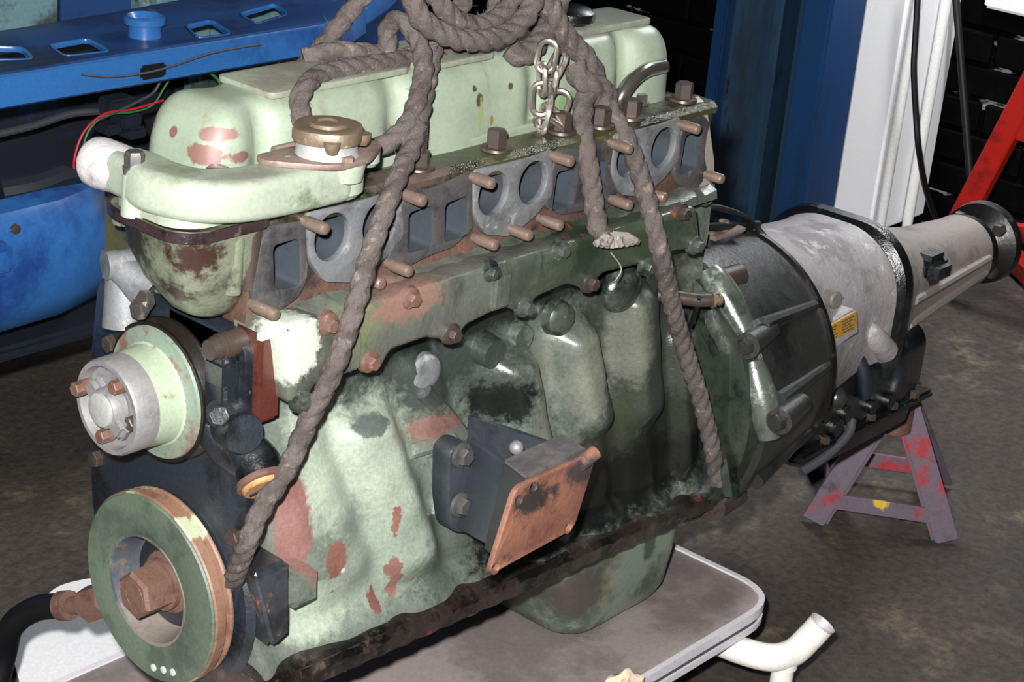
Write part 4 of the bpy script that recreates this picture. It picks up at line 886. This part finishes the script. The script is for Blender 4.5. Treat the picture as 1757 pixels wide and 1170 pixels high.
bm = B(); t = bmesh.new(); a = [Vector((.228, .006, -.245)), Vector((.250, -.090, -.248)), Vector((.240, -.090, -.31)), Vector((.230, .006, -.32))]
loft(t, [a, [p + Vector((.006, 0, 0)) for p in a]]); join(bm, t); part('mount_arm', bm, 'mount_black', mb)
bm = B(); q = at(886, 768, y=-.070); tmp = B(); bmesh.ops.create_uvsphere(tmp, u_segments=14, v_segments=10, radius=.007); join(bm, tmp, Matrix.Translation(q)); part('mount_grommet', bm, 'pulley_hub', mb)

# ---- rear flange of block, bellhousing
def bell_ring(x, r, flat=0, n=64, sq=0):
    out = []
    for i in range(n):
        a = 2 * pi * i / n; rr = r * (1 + sq * cos(4 * a) * -.5)
        y = YC + rr * cos(a); z = ZC + .005 + rr * sin(a)
        out.append(Vector((x, y, z)))
    return out
bm = B(); t = bmesh.new(); loft(t, [bell_ring(.606, .150), bell_ring(.610, .166), bell_ring(.628, .168), bell_ring(.632, .16)]); join(bm, t); bh = part('bellhousing', bm, 'bell_green')
bm = B(); t = bmesh.new(); loft(t, [bell_ring(.630, .172), bell_ring(.634, .175), bell_ring(.660, .173), bell_ring(.71, .165), bell_ring(.77, .154), bell_ring(.798, .150), bell_ring(.80, .14)]); join(bm, t); part('bell_shell', bm, 'bell_dark', bh)
bm = B(); t = bmesh.new(); loft(t, [bell_ring(.798, .149), bell_ring(.798, .1545), bell_ring(.804, .1545), bell_ring(.804, .149)]); join(bm, t); part('bell_rim', bm, 'flange_black', bh)
# curved strengthening rib down the side, bright with oil
def on_bell(deg, r, x): a = radians(deg); return Vector((x, YC + r * cos(a), ZC + .005 + r * sin(a)))
for pts, x, r in (([(1216, 462), (1230, 488), (1252, 524), (1284, 584)], .630, .018), ([(1290, 618), (1300, 660), (1312, 705), (1320, 752)], .630, .0175)):
    bm = B(); tube(bm, spline([at(a, b, x=x) for a, b in pts], 6), lambda u, r=r: r * (.62 + .42 * sin(pi * min(max(u, .02), .98)) ** .6), 16); part('bell_rib', bm, 'bell_rib', bh)
bm = B(); sweep(bm, spline([at(a, b, x=.600) for a, b in ((1196, 505), (1212, 560), (1236, 610), (1238, 680), (1236, 740), (1248, 800), (1256, 850))], 8), lambda u, d: [(-.007, -.006), (.007, -.006), (.007, .006), (-.007, .006)]); part('flange_edge', bm, 'bell_green', bh)
for (px, py), (qx, qy) in (((1285, 592), (1338, 574)), ((1340, 722), (1372, 712))):
    p = at(px, py, x=.612); e = p + Vector((.060, .012, 0)); bm = B(); cyl(bm, p - Vector((.004, 0, 0)), e, .015, .011, 20); hexa(bm, p - Vector((.004, 0, 0)), (-1, 0, 0), .010, .008, .002, .4); part('bell_boss', bm, 'bell_dark', bh)
for dg in (100, 120, 222, 258):
    q = on_bell(dg, .168, .626); bm = B(); cyl(bm, q, q + Vector((.05, 0, 0)), .016, .013, 20); hexa(bm, q, (-1, 0, 0), .009, .008, .002, dg); part('bell_bolt', bm, 'bolt_green' if dg % 3 else 'bolt_dark', bh)
for dg in (142, 170, 205): 
    a = on_bell(dg, .176, .65); b = on_bell(dg, .150, .792); bm = B(); tube(bm, [a, (a + b) / 2, b], lambda u: .010 - .004 * u, 10); part('bell_web', bm, 'bell_dark', bh)
# starter-hole boss and sender with wire
bm = B(); q = at(1195, 515, y=-.035); tube(bm, [q + Vector((-.03, .03, .004)), q, q + Vector((.014, -.009, 0))], .0075, 14); part('oil_sender', bm, 'bolt_dark', blk)
bm = B(); e = q + Vector((.014, -.009, 0)); lathe(bm, e, (.85, -.5, 0), ((0, .0085), (.003, .0085), (.003, .005), (.008, .005), (.008, .0065), (.011, .006)), 18); part('sender_cap', bm, 'cap_brass', blk)
bm = B(); tube(bm, spline([at(1200, 510, y=-.04), at(1190, 545, y=-.03), at(1178, 570, y=-.02)], 5), .003, 6); part('sender_wire', bm, 'black_rubber', blk)
# wires over the bellhousing and top bracket
bm = B(); tube(bm, spline([at(1205, 355, y=.04), at(1240, 358, y=.06), at(1285, 378, y=.08), at(1330, 430, y=.05), at(1365, 500, y=.0), at(1392, 590, y=-.04), at(1398, 640, y=-.05)], 8), .0036, 8); part('gearbox_cable', bm, 'black_rubber', bh)
bm = B(); tube(bm, spline([at(1205, 390, y=.05), at(1250, 388, y=.07), at(1300, 385, y=.09)], 6), .005, 8); part('vacuum_pipe', bm, 'black_rubber', bh)
bm = B(); q = at(1240, 398, y=.07); box(bm, q.x - .03, q.x + .03, q.y - .012, q.y + .012, q.z - .002, q.z + .003, .001); cyl(bm, q, q + Vector((0, 0, .014)), .006, n=12); part('top_bracket', bm, 'rusty_flange', bh)

# ---- gearbox
def gb_ring(x, w_, h_, zc=ZC, r=.06, yc=YC): return [Vector((x, yc + a, zc + b)) for a, b in rrect(w_, h_, min(r, w_ / 2.02, h_ / 2.02), 10)]
bm = B(); t = bmesh.new(); loft(t, [gb_ring(.800, .296, .292, ZC + .005, .14), gb_ring(.806, .290, .286, ZC + .006, .14), gb_ring(.84, .262, .262, ZC + .010, .125), gb_ring(.90, .226, .236, ZC + .014, .105), gb_ring(.97, .206, .222, ZC + .014, .09), gb_ring(1.01, .204, .220, ZC + .012, .085), gb_ring(1.025, .212, .226, ZC + .010, .085), gb_ring(1.032, .212, .226, ZC + .010, .085)]); join(bm, t); gb = part('gearbox', bm, 'gearbox_alloy', ang=60)
bm = B(); t = bmesh.new(); loft(t, [gb_ring(1.018, .208, .222, ZC + .010, .08), gb_ring(1.026, .222, .236, ZC + .010, .08), gb_ring(1.042, .224, .238, ZC + .010, .08), gb_ring(1.046, .218, .232, ZC + .010, .08)]); join(bm, t); part('case_gasket', bm, 'black_grease', gb)
bm = B(); t = bmesh.new(); loft(t, [gb_ring(1.041, .200, .212, ZC + .010, .08), gb_ring(1.055, .196, .208, ZC + .010, .08), gb_ring(1.090, .172, .182, ZC + .006, .07), gb_ring(1.14, .146, .154, ZC + .002, .06), gb_ring(1.25, .118, .122, ZC, .052), gb_ring(1.36, .104, .106, ZC, .048), gb_ring(1.385, .104, .106, ZC, .048)]); join(bm, t); tail = part('tail_housing', bm, 'tail_alloy', gb, 60)
for dg in (172, 198):
    a = radians(dg); p0 = Vector((1.12, YC + .078 * cos(a), ZC + .082 * sin(a))); p1 = Vector((1.375, YC + .051 * cos(a), ZC + .052 * sin(a)))
    bm = B(); tube(bm, [p0, (p0 + p1) / 2, p1], .006, 8); part('tail_rib', bm, 'tail_alloy', gb)
q = at(1612, 465, y=.02); bm = B(); box(bm, q.x - .03, q.x + .03, q.y - .008, q.y + .04, q.z - .022, q.z + .022, .014, 3); part('speedo_drive', bm, 'black_grease', gb)
bm = B(); lathe(bm, (1.385, YC, ZC), (1, 0, 0), ((0, .046), (.004, .05), (.02, .05), (.022, .040), (.045, .036), (.05, .046), (.056, .060), (.066, .0615), (.072, .0615), (.073, .058), (.073, .02)), 40); fg = part('output_flange', bm, 'flange_black', gb)
for i in range(4):
    a = radians(45 + 90 * i); q = Vector((1.436, YC + .046 * cos(a), ZC + .046 * sin(a))); bm = B(); hexa(bm, q, (-1, 0, 0), .010, .012, .002, i); part('flange_bolt', bm, 'bolt_dark', gb)
bm = B(); lathe(bm, at(1440, 517, y=-.026) + Vector((0, .016, 0)), (-.2, -1, .1), ((0, .011), (.013, .0105), (.015, .008), (.015, .001)), 20); part('case_plug', bm, 'mount_light', gb)
# sloping label platform
lab = px2([(1408, 582), (1474, 537), (1474, 560), (1412, 610)], -.006)
bm = B(); t = bmesh.new(); c4 = [at(1400, 577, y=-.034), at(1474, 530, y=-.034), at(1476, 572, y=-.034), at(1404, 622, y=-.034)]
loft(t, [[p for p in c4], [p + Vector((0, .06, .0)) for p in c4]]); bmesh.ops.bevel(t, geom=t.edges[:], offset=.005, segments=2, affect='EDGES'); join(bm, t); part('label_pad', bm, 'gearbox_alloy', gb)
c4 = [at(1412, 566, y=-.0355), at(1470, 534, y=-.0355), at(1470, 562, y=-.0355), at(1415, 592, y=-.0355)]
bm = B(); t = bmesh.new(); loft(t, [[p for p in c4], [p + Vector((0, .003, .0)) for p in c4]]); join(bm, t); lb = tag(part('data_label', bm, 'label_yellow', gb), 'yellow stick-on data label')
for k in range(5):
    u0 = .12; u1 = .44 if k % 2 else .40; v = .14 + k * .17
    for (ua, ub) in ((.08, .40), (.55, .90)):
        def lp_(u, w_): return (c4[0] * (1 - u) + c4[1] * u) * (1 - w_) + (c4[3] * (1 - u) + c4[2] * u) * w_
        bm = B(); t = bmesh.new(); qd = [lp_(ua, v), lp_(ub - .04 * (k % 3), v), lp_(ub - .04 * (k % 3), v + .07), lp_(ua, v + .07)]
        loft(t, [[p + Vector((0, -.0004, 0)) for p in qd], [p + Vector((0, .001, 0)) for p in qd]]); join(bm, t); part('label_print', bm, 'label_print', lb) if False else obj('label_print', bm, 'label_print', gb)
# lower black control side: bosses, levers, pan
bm = B(); tube(bm, spline([at(1478, 560, y=.005), at(1500, 580, y=-.006), at(1520, 602, y=-.008)], 6), .016, 14); part('case_boss', bm, 'gearbox_alloy', gb)
bm = B(); q = at(1500, 560, y=.012); tmp = B(); bmesh.ops.create_uvsphere(tmp, u_segments=18, v_segments=12, radius=1)
for v in tmp.verts: v.co = Vector((q.x + v.co.x * .04, q.y + v.co.y * .022, q.z + v.co.z * .020))
join(bm, tmp); part('case_boss', bm, 'gearbox_alloy', gb)
bm = B(); q = at(1440, 650, y=.02); cyl(bm, q + Vector((0, .05, 0)), q, .036, .030, 26); lathe(bm, q, (0, -1, 0), ((0, .018), (.01, .016), (.012, .008)), 20); part('servo_cover', bm, 'black_grease', gb)
bm = B(); tube(bm, spline([at(1470, 610, y=.0), at(1482, 640, y=-.01), at(1484, 680, y=-.012)], 6), .009, 12); part('selector_lever', bm, 'timing_dark', gb)
bm = B(); tube(bm, spline([at(1525, 612, y=.0), at(1538, 640, y=-.005), at(1532, 668, y=-.005)], 6), .010, 12); part('selector_lever', bm, 'timing_dark', gb)
bm = B(); q = at(1432, 682, y=0); tmp = B(); bmesh.ops.create_uvsphere(tmp, u_segments=16, v_segments=10, radius=.016); join(bm, tmp, Matrix.Translation(q)); part('case_boss', bm, 'bell_green', gb)
bm = B(); t = bmesh.new(); loft(t, [gb_ring(.810, .20, .11, -.430, .03), gb_ring(1.09, .20, .115, -.435, .03), gb_ring(1.15, .18, .105, -.435, .03)]); join(bm, t); part('valve_body_case', bm, 'black_grease', gb)
bm = B(); box(bm, .84, 1.165, -.012, .205, -.486, -.474, .004); pan = part('gearbox_pan', bm, 'black_grease', gb)
bm = B(); t = bmesh.new(); loft(t, [rr3(.885, 1.155, .0, .19, -.480, .03), rr3(.89, 1.15, .004, .186, -.515, .03), rr3(.90, 1.14, .014, .176, -.525, .03)]); join(bm, t); part('pan_tray', bm, 'black_grease', gb)
for i in range(5):
    x = .90 + i * .055; bm = B(); hexa(bm, (x, -.006, -.475), (0, 0, 1), .007, .008, .001, i); part('pan_bolt', bm, 'bolt_dark', gb)
for px, py, r in ((1440, 735, .012), (1458, 712, .010), (1500, 700, .009), (1530, 690, .010), (1420, 715, .010)):
    q = at(px, py, y=-.012); bm = B(); cyl(bm, q + Vector((0, .03, 0)), q, r * 1.2, r, 16); part('case_boss', bm, 'black_grease', gb)
bm = B(); tube(bm, spline([at(1375, 810, y=.0), at(1420, 780, y=-.01), at(1455, 745, y=-.015), at(1462, 720, y=-.01)], 6), .006, 10); part('cooler_pipe', bm, 'trim_dark', gb)
# flywheel dust cover
bm = B(); t = bmesh.new(); cc = [at(1345, 790, y=.03), at(1352, 765, y=.03), at(1430, 735, y=.03), at(1428, 752, y=.03)]
loft(t, [cc, [p + Vector((0, .12, 0)) for p in cc]]); join(bm, t); part('dust_cover', bm, 'bell_dark', bh)

# ================================================================== CHAIN
ch = thing('chain', 'short bright steel chain hanging in front of the rocker cover', 'chain', at(940, 225, y=.03))
def link(px, py, y, L, W, wire, roll, tilt):
    """one link: stadium of wire; roll about its long axis, tilt in the picture-facing plane"""
    q = at(px, py, y=y); pts = []
    a = (L - W) / 2
    for i in range(9): an = pi * i / 8; pts.append((W / 2 * cos(an), a + W / 2 * sin(an)))
    for i in range(9): an = pi + pi * i / 8; pts.append((W / 2 * cos(an), -a + W / 2 * sin(an)))
    R = Matrix.Rotation(tilt, 3, Vector((-.64, -.70, .3)).normalized()) @ Matrix.Rotation(radians(42) + roll, 3, 'Z').transposed()
    path = [q + R @ Vector((p[0], 0, p[1])) for p in pts]
    n = 8; rings = []
    for i, p in enumerate(path):
        d = (path[(i + 1) % len(path)] - path[i - 1]).normalized(); nn = (p - q); nn = (R @ Vector((0, 1, 0))); b_ = d.cross(nn)
        rings.append([p + (nn * cos(2 * pi * k / n) + b_ * sin(2 * pi * k / n)) * wire for k in range(n)])
    bm = B(); loft(bm, rings, close=True); return obj('link', bm, 'chain', ch)
PH = pi / 2
for a in ((938, 97, .026, .030, .017, .0028, .25, -.12), (930, 136, .026, .030, .016, .0028, PH * .85, .1), (929, 170, .026, .031, .0175, .0028, .15, .05), (933, 204, .026, .028, .016, .0028, PH * .8, -.15), (942, 216, .024, .030, .016, .0028, .9, 1.05),
          (955, 112, .030, .028, .016, .0028, .9, -.4), (949, 140, .030, .029, .016, .0028, PH * .9, -.05), (958, 182, .028, .030, .017, .0028, .2, -.25), (952, 208, .028, .026, .015, .0028, PH * .7, .3)): link(*a)

# ================================================================== ROPE
rp = thing('rope', 'frayed grey-brown sling rope looped over and tied around the engine', 'rope', at(800, 120, y=.09))
fz = B()
def rope(pts, r=.0092, n=8, lay=.054, part_name='rope_strand', fuzz=1.0):
    path = spline(pts, n)
    # resample evenly
    out = [path[0]]; step = .0024
    for p in path[1:]:
        while (p - out[-1]).length > step: out.append(out[-1] + (p - out[-1]).normalized() * step)
    bm = B(); M = 30
    def ring(u, d):
        ph = 2 * pi * d / lay; res = []
        for i in range(M):
            a = 2 * pi * i / M; f = ((a - ph + pi / 3) % (2 * pi / 3)) - pi / 3
            rr = r * (.5 * (.47 * cos(f) + sqrt(max(.56 ** 2 - (.47 * sin(f)) ** 2, 0))) + .47) * (1 + .04 * sin(d * 310 + 2 * i) + .03 * sin(d * 97 + 5 * i))
            res.append((rr * cos(a), rr * sin(a)))
        return res
    sweep(bm, out, ring)
    for p in out[::2]:
        for _ in range(int(4 * fuzz)):
            d = Vector((random.gauss(0, 1), random.gauss(0, 1), random.gauss(0, 1))).normalized(); a = p + d * r * .85; b = a + (d + Vector((random.gauss(0, .5), random.gauss(0, .5), random.gauss(0, .5)))) * random.uniform(.002, .007)
            s = d.cross(Vector((.3, .5, .8))).normalized() * .0005
            fz.faces.new([fz.verts.new(a + s), fz.verts.new(a - s), fz.verts.new(b)])
    return obj(part_name, bm, 'rope', rp, 60)
HK = [0]
def R_(*pts):
    out = [at(a, b, y=c) for a, b, c in pts]
    def up(p):                        # carry the fall on up towards the hoist
        HK[0] += 1; k = HK[0] - 4.5
        return [at(810, -300, y=.085) + Vector((.018 * k * .6, .008 * (HK[0] % 3), .0)), at(810, -900, y=.085) + Vector((.012 * k * .5, .012 * (HK[0] % 3), .0))]
    if pts[0][1] <= -50: out = up(out[0])[::-1] + out
    if pts[-1][1] <= -50: out = out + up(out[-1])
    return out
# fall going up-left behind the cover, hung from above
rope(R_((665, -70, .13), (628, -15, .14), (585, 40, .15), (545, 90, .16), (505, 135, .165), (470, 200, .17)))
# near fall down over the cover and behind the filler flange
rope(R_((668, 95, .10), (665, 48, .10), (690, 35, .085), (718, 70, .065), (727, 115, .045), (718, 165, .03), (700, 212, .022), (665, 245, .022), (625, 262, .03), (580, 268, .036)))
# second fall, down the port side to below the crank pulley
rope(R_((745, 75, .07), (735, 130, .05), (722, 190, .028), (705, 255, .006), (680, 310, -.012), (655, 375, -.022), (632, 445, -.030), (605, 540, -.044), (570, 640, -.046), (530, 720, -.034), (495, 800, -.034), (450, 870, -.034), (425, 930, -.034), (406, 980, -.006), (392, 1025, .030), (380, 1085, .08)), lay=.054)
# loop lying over the cover behind the cap
rope(R_((530, 240, .040), (517, 200, .046), (516, 165, .055), (545, 130, .070), (600, 118, .075), (660, 108, .078), (720, 100, .08), (790, 96, .082)))
rope(R_((520, 100, .13), (575, 88, .115), (640, 92, .105), (690, 98, .10), (745, 92, .10), (800, 88, .10)))
# coil in front
rope(R_((700, -60, .06), (706, -10, .055), (725, 35, .05), (770, 62, .045), (820, 70, .042), (870, 58, .045), (905, 25, .05), (918, -20, .055), (915, -70, .06)), r=.0105)
rope(R_((742, -50, .075), (752, 0, .07), (790, 38, .066), (838, 40, .066), (872, 10, .07), (880, -50, .075)), r=.0100)
rope(R_((800, -60, .09), (795, 0, .085), (770, 40, .08), (740, 85, .08)), r=.0095)
rope(R_((850, -60, .095), (855, -10, .09), (840, 40, .088), (800, 60, .09)), r=.0095)
# right-hand falls
rope(R_((930, -60, .06), (940, 0, .055), (965, 55, .05), (1000, 95, .042), (1020, 130, .036), (1015, 160, .03)), r=.0115)
rope(R_((965, -60, .07), (950, 20, .065), (925, 70, .055), (895, 95, .05), (870, 80, .06)), r=.0115)
rope(R_((985, 110, .036), (1000, 140, .026), (1030, 150, .022), (1040, 175, .026), (1020, 190, .030), (995, 170, .034)), r=.0120)
rope(R_((1010, 150, .026), (1000, 190, .018), (1002, 235, .006), (1010, 290, -.008), (1018, 340, -.012), (1025, 385, -.026), (1038, 412, -.036)), r=.0105)
rope(R_((1020, 150, .024), (1050, 195, .014), (1075, 240, -.004), (1098, 300, -.012), (1115, 360, -.026), (1132, 430, -.044), (1150, 510, -.042), (1172, 590, -.036), (1200, 680, -.040), (1220, 760, -.044), (1232, 828, -.044)), r=.0102)
bm = B(); fz.normal_update(); o = obj('rope_fuzz', fz, 'rope', rp, flat=True); tag(o, kind='stuff')
# melted, splayed rope end
e0 = at(1038, 405, y=-.036); bm = B()
for k in range(9):
    d = (at(1030 + 9 * k - 8, 425 - abs(k - 3) * 2, y=-.046 - .002 * (k % 3)) - e0); tube(bm, [e0, e0 + d * .55 + Vector((0, -.004, .004)), e0 + d], lambda u: .0055 - .0022 * u, 8)
tag(obj('frayed_end', bm, 'rope_end', rp), 'pale melted and splayed rope end')
bm = B(); q = at(1048, 433, y=-.046); tube(bm, spline([q, at(1066, 460, y=-.05), at(1056, 482, y=-.05)], 5), .0008, 5); obj('loose_fibre', bm, 'rope_end', rp)
